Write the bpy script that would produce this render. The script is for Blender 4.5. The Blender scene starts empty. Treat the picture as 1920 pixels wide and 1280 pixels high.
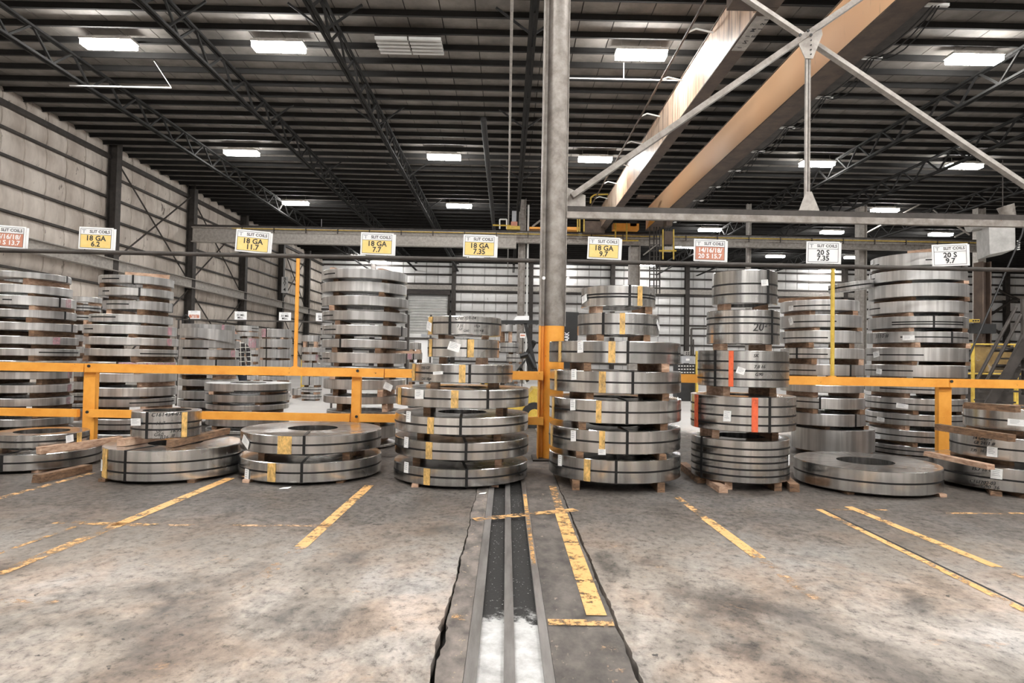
import bpy, math, random
from mathutils import Vector, Matrix
random.seed(7)
R_ = math.radians
SC = bpy.context.scene
COL = SC.collection
H = 1.25            # eye height of the photographer

# ------------------------------------------------------------------ camera
FPX = 1200.0
_yaw, _pit, _rol = math.atan(10/1200), math.atan(31/1200), math.atan(.018)
CF = Vector((math.sin(_yaw)*math.cos(_pit), math.cos(_yaw)*math.cos(_pit), math.sin(_pit)))
_r0 = Vector((math.cos(_yaw), -math.sin(_yaw), 0))
_u0 = _r0.cross(CF)
CR = _r0*math.cos(_rol)+_u0*math.sin(_rol)
CU = _u0*math.cos(_rol)-_r0*math.sin(_rol)
cam = bpy.data.cameras.new('camera')
cam.sensor_width = 36
cam.lens = 22.5
cam.clip_end = 200
camo = bpy.data.objects.new('camera', cam)
COL.objects.link(camo)
camo.matrix_world = Matrix(((CR.x, CU.x, -CF.x, 0), (CR.y, CU.y, -CF.y, 0), (CR.z, CU.z, -CF.z, H), (0, 0, 0, 1)))
SC.camera = camo
# ------------------------------------------------------------------ world, exposure
w = bpy.data.worlds.new('world')
SC.world = w
w.use_nodes = True
w.node_tree.nodes['Background'].inputs[0].default_value = (.5, .5, .5, 1)
w.node_tree.nodes['Background'].inputs[1].default_value = .02
SC.view_settings.view_transform = 'Standard'
SC.view_settings.look = 'None'
SC.view_settings.gamma = 1
SC.view_settings.use_curve_mapping = False
SC.view_settings.exposure = 0.66
SC.cycles.max_bounces = 6
SC.cycles.diffuse_bounces = 3
SC.cycles.glossy_bounces = 3
SC.cycles.sample_clamp_indirect = 6
LAMP = 62.0

def ray(px, py):
    return CF+CR*((px-960)/FPX)+CU*((640-py)/FPX)
def PZ(px, py, z=0):
    d = ray(px, py); t = (z-H)/d.z
    return Vector((d.x*t, d.y*t, z))
def PY(px, py, Y):
    d = ray(px, py); t = Y/d.y
    return Vector((d.x*t, Y, H+d.z*t))

# ------------------------------------------------------------------ materials
def newmat(name):
    m = bpy.data.materials.new(name); m.use_nodes = True
    nt = m.node_tree
    return m, nt, nt.nodes['Principled BSDF']
def noise(nt, vec, scale, detail=4, rough=.6, dist=0):
    n = nt.nodes.new('ShaderNodeTexNoise')
    n.inputs['Scale'].default_value = scale; n.inputs['Detail'].default_value = detail
    n.inputs['Roughness'].default_value = rough; n.inputs['Distortion'].default_value = dist
    nt.links.new(vec, n.inputs['Vector'])
    return n.outputs['Fac']
def ramp(nt, fac, stops):
    r = nt.nodes.new('ShaderNodeValToRGB')
    e = r.color_ramp.elements
    while len(e) > 1: e.remove(e[0])
    first = True
    for p, c in stops:
        if isinstance(c, (int, float)): c = (c, c, c)
        if first: el = e[0]; el.position = p; first = False
        else: el = e.new(p)
        el.color = (c[0], c[1], c[2], 1)
    nt.links.new(fac, r.inputs[0])
    return r.outputs[0]
def mixc(nt, fac, a, b, mode='MIX'):
    n = nt.nodes.new('ShaderNodeMix'); n.data_type = 'RGBA'; n.blend_type = mode
    for s, v in ((n.inputs[0], fac), (n.inputs[6], a), (n.inputs[7], b)):
        if isinstance(v, (int, float)): s.default_value = v
        elif isinstance(v, tuple): s.default_value = (v[0], v[1], v[2], 1)
        else: nt.links.new(v, s)
    return n.outputs[2]
def mth(nt, op, a, b=0.0, c=None, clamp=False):
    n = nt.nodes.new('ShaderNodeMath'); n.operation = op; n.use_clamp = clamp
    for i, v in enumerate((a, b) if c is None else (a, b, c)):
        if isinstance(v, (int, float)): n.inputs[i].default_value = v
        else: nt.links.new(v, n.inputs[i])
    return n.outputs[0]
def mapv(nt, vec, sc=(1, 1, 1), rot=(0, 0, 0)):
    n = nt.nodes.new('ShaderNodeMapping')
    n.inputs['Scale'].default_value = sc; n.inputs['Rotation'].default_value = rot
    nt.links.new(vec, n.inputs['Vector'])
    return n.outputs[0]
def bump(nt, bs, h, strength=.3, dist=.01):
    b = nt.nodes.new('ShaderNodeBump'); b.inputs['Strength'].default_value = strength
    b.inputs['Distance'].default_value = dist
    nt.links.new(h, b.inputs['Height']); nt.links.new(b.outputs[0], bs.inputs['Normal'])
def wpos(nt):
    return nt.nodes.new('ShaderNodeNewGeometry').outputs['Position']
def opos(nt):
    return nt.nodes.new('ShaderNodeTexCoord').outputs['Object']

def pm(name, c1, c2=None, scale=6, rough=.6, metal=0.0, st=(1, 1, 1), spots=None, bmp=.15, world=True, lo=.35, hi=.65):
    m, nt, b = newmat(name)
    v = wpos(nt) if world else opos(nt)
    v = mapv(nt, v, st)
    n = noise(nt, v, scale, 6, .65)
    c2 = c2 or tuple(x*.7 for x in c1)
    col = ramp(nt, n, [(lo, c2), (hi, c1)])
    if spots:
        sc_, thr, sp = spots
        n2 = noise(nt, v, sc_, 5, .7)
        col = mixc(nt, ramp(nt, n2, [(thr, 0.0), (thr+.04, 1.0)]), col, sp)
    nt.links.new(col, b.inputs['Base Color'])
    b.inputs['Roughness'].default_value = rough
    b.inputs['Metallic'].default_value = metal
    if bmp: bump(nt, b, n, bmp, .004)
    return m

def coil_mat(name, base, rough, dull, lo_=.5):
    m, nt, b = newmat(name)
    o = opos(nt)
    sep = nt.nodes.new('ShaderNodeSeparateXYZ'); nt.links.new(o, sep.inputs[0])
    ang = mth(nt, 'ARCTAN2', sep.outputs[1], sep.outputs[0])
    rad = mth(nt, 'SQRT', mth(nt, 'ADD', mth(nt, 'POWER', sep.outputs[0], 2.0), mth(nt, 'POWER', sep.outputs[1], 2.0)))
    oi = nt.nodes.new('ShaderNodeObjectInfo')
    rnd = oi.outputs['Random']
    cmb = nt.nodes.new('ShaderNodeCombineXYZ')
    nt.links.new(mth(nt, 'MULTIPLY', ang, 6.0), cmb.inputs[0])
    nt.links.new(mth(nt, 'MULTIPLY', rnd, 40.0), cmb.inputs[2])
    nt.links.new(mth(nt, 'MULTIPLY', sep.outputs[2], .5), cmb.inputs[1])
    st = noise(nt, cmb.outputs[0], 1.1, 4, .55)
    cmb2 = nt.nodes.new('ShaderNodeCombineXYZ')
    nt.links.new(mth(nt, 'MULTIPLY', rad, 110.0), cmb2.inputs[0])
    nt.links.new(mth(nt, 'MULTIPLY', ang, .6), cmb2.inputs[1])
    nt.links.new(mth(nt, 'MULTIPLY', rnd, 40.0), cmb2.inputs[2])
    rings = noise(nt, cmb2.outputs[0], 1.0, 3, .6)
    smudge = noise(nt, o, 1.8, 3, .5)
    c = ramp(nt, st, [(.32, tuple(x*lo_ for x in base)), (.48, tuple(x*.82 for x in base)), (.56, tuple(x*1.0 for x in base)), (.7, tuple(min(1, x*1.16) for x in base))])
    c = mixc(nt, ramp(nt, smudge, [(.42, 0.0), (.68, dull)]), c, (.12, .115, .11))
    c = mixc(nt, .5, c, ramp(nt, rings, [(.35, .82), (.65, 1.0)]), 'MULTIPLY')
    # a third of the coils came from a darker heat
    c = mixc(nt, 1.0, c, ramp(nt, rnd, [(0, .78), (1, 1.05)]), 'MULTIPLY')
    nt.links.new(c, b.inputs['Base Color'])
    b.inputs['Metallic'].default_value = 1.0
    nt.links.new(ramp(nt, smudge, [(.3, rough), (.7, rough+.14)]), b.inputs['Roughness'])
    b.inputs['Anisotropic'].default_value = .6
    b.inputs['Anisotropic Rotation'].default_value = 0.0
    t = nt.nodes.new('ShaderNodeTangent'); t.direction_type = 'RADIAL'; t.axis = 'Z'
    nt.links.new(t.outputs[0], b.inputs['Tangent'])
    bump(nt, b, rings, .05, .0006)
    return m

M = {}
M['coil'] = coil_mat('bright_slit_steel', (.93, .925, .91), .16, .22, .6)
M['coil_dull'] = coil_mat('dull_slit_steel', (.9, .89, .88), .32, .3, .66)
M['strap'] = pm('strap_black', (.016, .015, .015), (.01, .01, .01), 20, .45, .3, bmp=0)
M['tag'] = pm('paper', (.93, .93, .92), (.84, .84, .83), 30, .8, bmp=0)
M['ink'] = pm('ink', (.03, .03, .03), (.02, .02, .02), 5, .6, bmp=0)
M['wood'] = pm('timber', (.26, .15, .085), (.085, .05, .03), 9, .85, st=(1, 1, 4), bmp=.5, spots=(26, .6, (.06, .035, .02)))
M['woodpale'] = pm('timber_pale', (.60, .42, .30), (.30, .17, .11), 9, .85, st=(1, 1, 4), bmp=.5, spots=(26, .66, (.1, .05, .03)))
M['yellow'] = pm('yellow_paint', (.95, .44, .07), (.84, .34, .04), 5, .5, spots=(16, .66, (.10, .045, .02)), bmp=.2)
M['pale_yellow'] = pm('pale_yellow_paint', (.75, .55, .1), (.55, .35, .05), 9, .5, spots=(24, .66, (.1, .06, .02)))
M['black'] = pm('black_paint', (.02, .02, .02), (.012, .012, .012), 8, .45, bmp=0)
M['rubber'] = pm('rubber', (.02, .02, .02), (.03, .03, .03), 30, .85)
M['steel_dark'] = pm('dark_structural_steel', (.075, .065, .058), (.04, .034, .03), 4, .6, .2)
M['steel_grey'] = pm('grey_structural_steel', (.36, .33, .30), (.2, .175, .155), 7, .5, .3, spots=(18, .68, (.2, .11, .06)))
M['steel_light'] = pm('light_grey_steel', (.5, .47, .43), (.33, .3, .27), 8, .5, .2)
M['steel_brown'] = pm('brown_primer_steel', (.13, .09, .065), (.07, .048, .038), 3, .6, .1)
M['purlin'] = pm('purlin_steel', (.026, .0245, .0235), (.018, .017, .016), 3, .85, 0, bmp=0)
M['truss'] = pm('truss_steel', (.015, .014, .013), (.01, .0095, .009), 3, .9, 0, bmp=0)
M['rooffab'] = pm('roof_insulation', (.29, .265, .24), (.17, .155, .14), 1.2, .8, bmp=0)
M['wallfab'] = pm('wall_insulation', (.82, .745, .67), (.5, .43, .37), 1.1, .75, st=(1, 1, .35), spots=(3.5, .63, (.22, .18, .15)), bmp=.2)
M['farfab'] = pm('far_wall_insulation', (.93, .925, .91), (.75, .73, .71), .9, .75, st=(1, 1, .3), spots=(3.0, .68, (.35, .33, .31)), bmp=.2)
M['doorwhite'] = pm('door_white', (.85, .85, .83), (.7, .7, .68), 2, .6)
M['conc2'] = pm('dark_concrete', (.155, .135, .12), (.05, .044, .04), 7, .7, st=(1, .6, 1), spots=(24, .62, (.26, .21, .17)), bmp=.4)
M['conc3'] = pm('patch_concrete', (.24, .205, .18), (.07, .06, .055), 8, .7, st=(1, .6, 1), spots=(20, .62, (.36, .29, .2)), bmp=.4)
M['base'] = pm('dirt', (.02, .018, .016), (.008, .008, .007), 9, .9)
M['galv'] = pm('galvanised_sheet', (.5, .49, .47), (.36, .35, .33), 5, .5, .5, spots=(14, .7, (.25, .22, .2)))
M['rail'] = pm('rail_steel', (.42, .40, .385), (.2, .185, .175), 7, .42, .75, st=(1, .15, 1), spots=(20, .68, (.08, .07, .06)))
M['white'] = pm('white_panel', (.94, .94, .94), (.89, .89, .89), 3, .5, bmp=0)
M['signyellow'] = pm('sign_yellow', (.93, .70, .27), (.88, .62, .2), 10, .5, bmp=0)
M['signred'] = pm('sign_red', (.62, .27, .18), (.55, .22, .14), 10, .5, bmp=0)
M['glass'] = pm('grey_box', (.45, .46, .48), (.35, .36, .38), 4, .4)
M['skin'] = pm('skin', (.55, .33, .25), (.5, .29, .21), 6, .6, bmp=0)
M['hair'] = pm('hair', (.05, .035, .025), (.03, .02, .015), 40, .8)
M['jeans'] = pm('denim', (.03, .035, .05), (.02, .025, .035), 40, .9)
M['cushion'] = pm('mesh_panel', (.3, .2, .07), (.13, .08, .03), 3, .8, spots=(6, .6, (.3, .25, .2)))

def girder_mat(name, c1, c2, rust):
    m, nt, b = newmat(name)
    p = wpos(nt)
    streak = noise(nt, mapv(nt, p, (1, 2.2, .12)), 3.0, 6, .75)
    big = noise(nt, mapv(nt, p, (1, .3, .3)), .9, 3, .5)
    c = ramp(nt, big, [(.35, c1), (.65, c2)])
    c = mixc(nt, ramp(nt, streak, [(.60-rust*.12, 0.0), (.72-rust*.1, .85)]), c, (.2, .09, .05))
    nt.links.new(c, b.inputs['Base Color']); b.inputs['Roughness'].default_value = .4
    return m
M['girder_rust'] = girder_mat('girder_paint_rusted', (.84, .55, .36), (.86, .70, .56), 1.0)
M['girder'] = girder_mat('girder_paint', (.97, .56, .30), (.97, .62, .37), -.2)

def paint_mat(name, c, keep, scale=9, st=(1, 1, 1), rough=.5, world=True, soft=.08):
    m, nt, b = newmat(name)
    v = wpos(nt) if world else opos(nt)
    n = noise(nt, mapv(nt, v, st), scale, 8, .78)
    n2 = noise(nt, v, scale*.23, 3, .6)
    nn = mth(nt, 'ADD', mth(nt, 'MULTIPLY', n, .6), mth(nt, 'MULTIPLY', n2, .4))
    col = ramp(nt, n, [(.3, tuple(x*.7 for x in c)), (.7, c)])
    nt.links.new(col, b.inputs['Base Color']); b.inputs['Roughness'].default_value = rough
    a = ramp(nt, nn, [(1-keep-soft*.4, 0.0), (1-keep+soft*.6, 1.0)])
    nt.links.new(a, b.inputs['Alpha'])
    return m
M['line_solid'] = paint_mat('floor_paint_solid', (.88, .50, .19), .55, 20)
M['line_worn'] = paint_mat('floor_paint_worn', (.76, .44, .18), .50, 16)
M['line_faint'] = paint_mat('floor_paint_faint', (.66, .42, .24), .46, 16)
M['stripe_y'] = paint_mat('coil_paint_yellow', (.95, .60, .20), .62, 22, (1, 1, .5), .45, soft=.30)
M['stripe_r'] = paint_mat('coil_paint_red', (.92, .16, .06), .66, 22, (1, 1, .5), .45, soft=.25)
M['stripe_p'] = paint_mat('coil_paint_pink', (.75, .40, .46), .52, 22, (1, 1, .5), .45, soft=.4)

def floor_mat():
    m, nt, b = newmat('concrete_floor')
    p = wpos(nt)
    big = noise(nt, mapv(nt, p, (1, .7, 1)), .75, 5, .6, .6)
    mid = noise(nt, mapv(nt, p, (1, .75, 1), (0, 0, .25)), 2.8, 9, .74, .35)
    fine = noise(nt, mapv(nt, p, (1, .8, 1), (0, 0, .3)), 19, 8, .78)
    c = ramp(nt, big, [(.34, (.13, .11, .095)), (.44, (.30, .26, .225)), (.52, (.42, .375, .335)), (.64, (.66, .63, .60))])
    c = mixc(nt, .9, c, ramp(nt, mid, [(.34, .22), (.46, .75), (.54, 1.0), (.66, 1.3)]), 'MULTIPLY')
    c = mixc(nt, .9, c, ramp(nt, fine, [(.36, .25), (.47, .9), (.66, 1.25)]), 'MULTIPLY')
    warm = noise(nt, p, 1.3, 6, .65, .5)
    c = mixc(nt, ramp(nt, warm, [(.46, 0.0), (.6, .36)]), c, mixc(nt, 1.0, c, (1.12, .80, .58), 'MULTIPLY'))
    # scuffs, dropped oil
    sp = noise(nt, mapv(nt, p, (1, 1.3, 1), (0, 0, .35)), 9.5, 4, .6, .8)
    c = mixc(nt, ramp(nt, sp, [(.68, 0.0), (.71, .9)]), c, (.035, .032, .03))
    sc = noise(nt, mapv(nt, p, (3, 26, 1), (0, 0, .5)), 1.5, 5, .7, .3)
    c = mixc(nt, ramp(nt, sc, [(.62, 0.0), (.70, .7)]), c, (.07, .062, .055))
    orange = noise(nt, mapv(nt, p, (1, 1, 1)), 3.3, 6, .7, .4)
    c = mixc(nt, ramp(nt, orange, [(.64, 0.0), (.74, .6)]), c, (.66, .38, .18))
    # grime and shade along the coil racks, both put into the colour
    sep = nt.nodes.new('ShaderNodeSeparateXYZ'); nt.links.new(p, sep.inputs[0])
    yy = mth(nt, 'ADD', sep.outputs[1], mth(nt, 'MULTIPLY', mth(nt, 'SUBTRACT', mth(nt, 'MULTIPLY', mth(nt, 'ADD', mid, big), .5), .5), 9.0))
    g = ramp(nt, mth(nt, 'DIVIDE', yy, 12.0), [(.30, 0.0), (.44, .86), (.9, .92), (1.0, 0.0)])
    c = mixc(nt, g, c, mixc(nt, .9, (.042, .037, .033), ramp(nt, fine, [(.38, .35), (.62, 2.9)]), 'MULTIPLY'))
    # the aisle beyond the racks is paler
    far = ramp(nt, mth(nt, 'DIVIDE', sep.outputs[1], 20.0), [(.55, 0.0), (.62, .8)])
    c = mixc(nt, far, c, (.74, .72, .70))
    nt.links.new(c, b.inputs['Base Color'])
    nt.links.new(ramp(nt, mid, [(.35, .38), (.65, .62)]), b.inputs['Roughness'])
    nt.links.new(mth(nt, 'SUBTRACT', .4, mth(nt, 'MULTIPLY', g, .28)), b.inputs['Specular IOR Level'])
    bump(nt, b, fine, .22, .004)
    return m
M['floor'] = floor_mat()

def channel_mat():
    m, nt, b = newmat('track_channel_fill')
    p = wpos(nt)
    sep = nt.nodes.new('ShaderNodeSeparateXYZ'); nt.links.new(p, sep.inputs[0])
    n = noise(nt, p, 9, 6, .7)
    y = mth(nt, 'ADD', sep.outputs[1], mth(nt, 'MULTIPLY', mth(nt, 'SUBTRACT', n, .5), .9))
    f = ramp(nt, mth(nt, 'DIVIDE', y, 10.0), [(.312, 1.0), (.322, 0.0)])
    sp = noise(nt, p, 75, 2, .5)
    dark = mixc(nt, ramp(nt, sp, [(.70, 0.0), (.72, 1.0)]), (.018, .017, .016), (.5, .5, .48))
    wh = ramp(nt, n, [(.3, (.34, .33, .32)), (.6, (.60, .60, .59))])
    nt.links.new(mixc(nt, f, dark, wh), b.inputs['Base Color'])
    b.inputs['Roughness'].default_value = .85
    bump(nt, b, sp, .3, .006)
    return m
M['channel'] = channel_mat()

def plaid():
    m, nt, b = newmat('checked_cloth')
    o = opos(nt); sep = nt.nodes.new('ShaderNodeSeparateXYZ'); nt.links.new(o, sep.inputs[0])
    def band(s, k):
        return mth(nt, 'GREATER_THAN', mth(nt, 'FRACT', mth(nt, 'MULTIPLY', s, k)), .84)
    f = mth(nt, 'MAXIMUM', band(sep.outputs[0], 11.0), band(sep.outputs[2], 11.0))
    nt.links.new(mixc(nt, f, (.035, .03, .03), (.62, .6, .55)), b.inputs['Base Color'])
    b.inputs['Roughness'].default_value = .9
    return m
M['plaid'] = plaid()
def emis(name, col, s):
    m, nt, b = newmat(name)
    b.inputs['Base Color'].default_value = (*col, 1)
    b.inputs['Emission Color'].default_value = (*col, 1)
    b.inputs['Emission Strength'].default_value = s
    return m
M['lamp'] = emis('lamp_diffuser', (1.0, .985, .96), LAMP)
M['lamp_boosted'] = emis('lamp_diffuser_boosted', (1.0, .985, .96), LAMP*2.3)  # unseen rows above and behind the camera, boosted as fill for the coil fronts

# ------------------------------------------------------------------ mesh helpers
ORG = {}
class MB:
    def __init__(s): s.v = []; s.f = []
    def add(s, vs, fs):
        n = len(s.v); s.v += [Vector(a) for a in vs]; s.f += [tuple(i+n for i in f) for f in fs]; return s
    def box(s, c, d, rot=None):
        x, y, z = (k/2 for k in d); c = Vector(c)
        vs = [Vector(p) for p in ((-x, -y, -z), (x, -y, -z), (x, y, -z), (-x, y, -z), (-x, -y, z), (x, -y, z), (x, y, z), (-x, y, z))]
        if rot is not None: vs = [rot @ p for p in vs]
        return s.add([p+c for p in vs], [(0, 3, 2, 1), (4, 5, 6, 7), (0, 1, 5, 4), (1, 2, 6, 5), (2, 3, 7, 6), (3, 0, 4, 7)])
    def b2(s, a, b):
        return s.box([(a[i]+b[i])/2 for i in range(3)], [abs(b[i]-a[i]) for i in range(3)])
    def frame(s, a, b, up=(0, 0, 1)):
        a, b = Vector(a), Vector(b); d = (b-a).normalized(); up = Vector(up)
        if abs(d.dot(up)) > .98: up = Vector((0, 1, 0))
        x = d.cross(up).normalized(); z = x.cross(d).normalized()
        return a, b, d, x, z
    def bar(s, a, b, w_, h_, up=(0, 0, 1)):
        a, b, d, x, z = s.frame(a, b, up)
        m = Matrix((x, d, z)).transposed()
        return s.box((a+b)/2, (w_, (b-a).length, h_), m)
    def tube(s, a, b, r, n=10, r2=None, caps=True):
        a, b, d, x, z = s.frame(a, b); r2 = r if r2 is None else r2
        vs = []
        for p, q in ((a, r), (b, r2)):
            for i in range(n):
                t = 2*math.pi*i/n; vs.append(p+(x*math.cos(t)+z*math.sin(t))*q)
        fs = [(i, (i+1) % n, n+(i+1) % n, n+i) for i in range(n)]
        if caps: fs += [tuple(reversed(range(n))), tuple(range(n, 2*n))]
        return s.add(vs, fs)
    def path(s, pts, r, n=8):
        for a, b in zip(pts[:-1], pts[1:]): s.tube(a, b, r, n)
        return s
    def ibeam(s, a, b, w_, h_, t=.02, up=(0, 0, 1)):
        a, b, d, x, z = s.frame(a, b, up)
        s.bar(a, b, t, h_-2*t-.002, up)
        s.bar(a+z*(h_/2-t/2), b+z*(h_/2-t/2), w_, t, up)
        s.bar(a-z*(h_/2-t/2), b-z*(h_/2-t/2), w_, t, up)
        return s
    def lathe(s, prof, n, c=(0, 0, 0), closed=True, a0=0, a1=2*math.pi):
        full = abs(a1-a0-2*math.pi) < 1e-6; c = Vector(c); k = len(prof); m = n if full else n+1
        vs = [c+Vector((r*math.cos(a0+(a1-a0)*i/n), r*math.sin(a0+(a1-a0)*i/n), z)) for i in range(m) for r, z in prof]
        fs = []
        for i in range(n):
            j = (i+1) % m
            for q in range(k if closed else k-1):
                p = (q+1) % k; fs.append((i*k+q, j*k+q, j*k+p, i*k+p))
        if not full and closed:
            fs += [tuple(range(k)), tuple(reversed(range(n*k, n*k+k)))]
        return s.add(vs, fs)
    def mesh(s, name, mats, org=Vector((0, 0, 0)), sharp=35, mi=None):
        me = bpy.data.meshes.new(name)
        me.from_pydata([p-org for p in s.v], [], s.f)
        for m in (mats if isinstance(mats, (list, tuple)) else [mats]): me.materials.append(M[m] if isinstance(m, str) else m)
        if mi: me.polygons.foreach_set('material_index', mi)
        if sharp:
            me.polygons.foreach_set('use_smooth', [True]*len(me.polygons))
            me.update(); me.set_sharp_from_angle(angle=R_(sharp))
        me.update()
        return me
    def build(s, name, mats, parent=None, org=None, sharp=35, mi=None):
        if parent is not None: base = ORG[parent.name]
        else: base = Vector(org) if org is not None else Vector((0, 0, 0))
        o = bpy.data.objects.new(name, s.mesh(name, mats, base, sharp, mi))
        COL.objects.link(o)
        if parent is not None: o.parent = parent
        else: o.location = base
        ORG[o.name] = base
        return o
def tag(o, label=None, cat=None, group=None, kind=None):
    if label: o['label'] = label
    if cat: o['category'] = cat
    if group: o['group'] = group
    if kind: o['kind'] = kind
    return o
def empty(name, loc, label=None, cat=None, group=None, kind=None):
    o = bpy.data.objects.new(name, None); COL.objects.link(o); o.location = loc
    o.empty_display_size = .1
    ORG[o.name] = Vector(loc)
    return tag(o, label, cat, group, kind)
def inst(name, me, parent, loc=(0, 0, 0), rot=None, scale=None):
    o = bpy.data.objects.new(name, me); COL.objects.link(o)
    if parent: o.parent = parent
    base = ORG[parent.name] if parent else Vector((0, 0, 0))
    o.location = Vector(loc)-base
    if rot: o.rotation_euler = rot
    if scale: o.scale = scale
    ORG[o.name] = Vector(loc)
    return o
_tc = {}
def text2d(sx, size, align='CENTER', bold=0.0):
    k = (sx, align, bold)
    if k not in _tc:
        cu = bpy.data.curves.new('t', 'FONT'); cu.body = sx; cu.size = 1; cu.align_x = align; cu.align_y = 'CENTER'
        cu.resolution_u = 2; cu.offset = bold; cu.space_line = .85
        ob = bpy.data.objects.new('t', cu)
        me = bpy.data.meshes.new_from_object(ob)
        _tc[k] = ([tuple(v.co) for v in me.vertices], [tuple(p.vertices) for p in me.polygons])
        bpy.data.objects.remove(ob); bpy.data.meshes.remove(me)
    v, f = _tc[k]
    return [(a*size, b*size) for a, b, c in v], f

# ================================================================== SETTING
XL, XR, YB, YF, ZC = -16.0, 46.0, -9.0, 55.0, 9.5
# ---- floor: cast slabs with real broken joints beside the flush crane track
floor = empty('floor', (0, 0, 0), kind='structure')
ys = []
y = YB
while y < YF:
    ys.append(y); y += .045 if 1.5 < y < 8 else 1.0
ys.append(YF)
def jag(x0, x1, amp):
    a = b = 0; out = []
    for yy in ys:
        a = a*.7+random.uniform(-1, 1)*amp; out.append(x0+(x1-x0)*min(1, max(0, (yy-2)/5))+a)
    return out
cl = jag(-.268, -.25, .006); cr_ = jag(.548, .535, .0035)
wl = [max(.006, .026-.008*(yy-2.2)+.014*math.exp(-((yy-3.0)/.25)**2))*(.5+1.0*random.random()) if yy < 7 else .006 for yy in ys]
wr = [max(.006, .022-.003*(yy-2.2))*(.6+.8*random.random()) if yy < 7 else .006 for yy in ys]
def slab(name, xa, xb, mat, z=0.0, t=.06):
    mb = MB()
    for i, yy in enumerate(ys):
        mb.v += [Vector((xa[i], yy, z)), Vector((xb[i], yy, z)), Vector((xa[i], yy, z-t)), Vector((xb[i], yy, z-t))]
    for i in range(len(ys)-1):
        k = i*4
        mb.f += [(k, k+1, k+5, k+4), (k+1, k+3, k+7, k+5), (k+2, k, k+4, k+6)]
    return mb.build(name, mat, floor, sharp=None)
n_ = len(ys)
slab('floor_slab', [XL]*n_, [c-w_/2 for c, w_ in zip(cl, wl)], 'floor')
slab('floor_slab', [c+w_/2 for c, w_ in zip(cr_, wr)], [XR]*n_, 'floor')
slab('concrete_strip', [c+w_/2 for c, w_ in zip(cl, wl)], [-.146]*n_, 'conc3')
slab('concrete_strip', [.214]*n_, [c-w_/2 for c, w_ in zip(cr_, wr)], 'conc2')
for x0, x1 in ((-.144, -.094), (.012, .058), (.172, .212)):
    MB().b2((x0, YB, -.04), (x1, YF, .004)).build('track_rail', 'rail', floor, sharp=None)
for x0, x1 in ((-.094, .012), (.058, .172)):
    MB().b2((x0, YB, -.05), (x1, YF, -.022)).build('track_channel', 'channel', floor, sharp=None)
MB().b2((XL-.3, YB-.3, -.2), (XR+.3, YF+.3, -.07)).build('ground_base', 'base', floor, sharp=None)
def line(p, q, wd, mat, z=.003):
    a, b = Vector((*p, 0)), Vector((*q, 0)); d = (b-a).normalized(); nx = Vector((-d.y, d.x, 0))*wd/2
    MB().add([a-nx+Vector((0, 0, z)), a+nx+Vector((0, 0, z)), b+nx+Vector((0, 0, z)), b-nx+Vector((0, 0, z))], [(0, 3, 2, 1)]).build('painted_line', mat, floor, sharp=None)
line((-2.735, 6.45), (-2.77, 4.6), .095, 'line_solid')
line((-2.77, 4.6), (-2.80, 3.6), .085, 'line_worn')
line((-3.03, 4.6), (-3.12, 3.4), .035, 'line_worn')
line((-3.25, 4.70), (-2.5, 4.66), .08, 'line_worn')
line((-2.5, 4.66), (-1.25, 4.72), .05, 'line_faint')
line((-1.295, 6.2), (-1.31, 4.2), .085, 'line_solid')
line((-1.31, 4.2), (-1.36, 3.3), .08, 'line_faint')
line((-3.1, 3.25), (-2.2, 3.22), .05, 'line_faint')
line((1.59, 5.9), (1.61, 5.1), .06, 'line_worn')
line((1.61, 5.1), (1.64, 4.1), .085, 'line_solid')
line((1.64, 4.1), (1.66, 3.4), .07, 'line_faint')
line((2.70, 5.5), (2.68, 2.4), .055, 'line_solid')
line((3.02, 5.62), (3.085, 4.0), .075, 'line_solid')
line((3.085, 4.0), (3.15, 3.0), .06, 'line_faint')
line((2.72, 5.5), (3.3, 5.51), .045, 'line_worn')
line((3.75, 5.43), (4.7, 5.48), .05, 'line_worn')
line((-4.22, 5.2), (-4.2, 6.6), .07, 'line_worn')
line((-.225, 4.95), (.60, 5.33), .10, 'line_worn', .006)
line((.22, 3.06), (.53, 3.06), .07, 'line_worn', .006)
line((-.24, 3.1), (-.15, 3.1), .07, 'line_worn', .006)
line((.475, 6.3), (.465, 5.2), .07, 'line_worn', .005)
line((.465, 5.2), (.463, 3.15), .10, 'line_solid', .005)
line((.462, 3.1), (.47, 2.3), .07, 'line_faint', .005)
line((.190, 5.9), (.188, 5.2), .03, 'line_solid', .0062)
line((.190, 5.2), (.188, 3.9), .026, 'line_worn', .0062)
line((2.745, 5.5), (2.73, 2.4), .014, 'ink', .0025)

# ---- walls
def puff_panel(x, ya, yb, zs, puff, axis, mat, parent):
    # insulation strip held back by each girt and bulging between them
    prof = []
    for z0, z1 in zip(zs[:-1], zs[1:]):
        for k in range(4):
            t = k/4; prof.append((z0+(z1-z0)*t, puff*math.sin(math.pi*t)**.6 if t else 0))
    prof.append((zs[-1], 0))
    mb = MB(); g = .012
    for zz, p in prof:
        for u, off in ((ya+g, -.02), (ya+g*2.5, p*.7), ((ya+yb)/2, p), (yb-g*2.5, p*.7), (yb-g, -.02)):
            mb.v.append(Vector((x+off, u, zz)) if axis == 'x' else Vector((u, x-off, zz)))
    for i in range(len(prof)-1):
        for j in range(4):
            a = i*5+j; q = (a, a+1, a+6, a+5)
            mb.f.append(q if axis == 'y' else q[::-1])
    return mb.build('wall_panel', mat, parent, sharp=60)
wall_l = empty('wall_left', (XL, 20, 0), kind='structure')
girtsL = [0, 1.15, 2.05, 2.95, 3.85, 4.7, 5.6, 6.47, 7.34, 8.2, 8.95, 9.5]
y = 11.0
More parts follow.
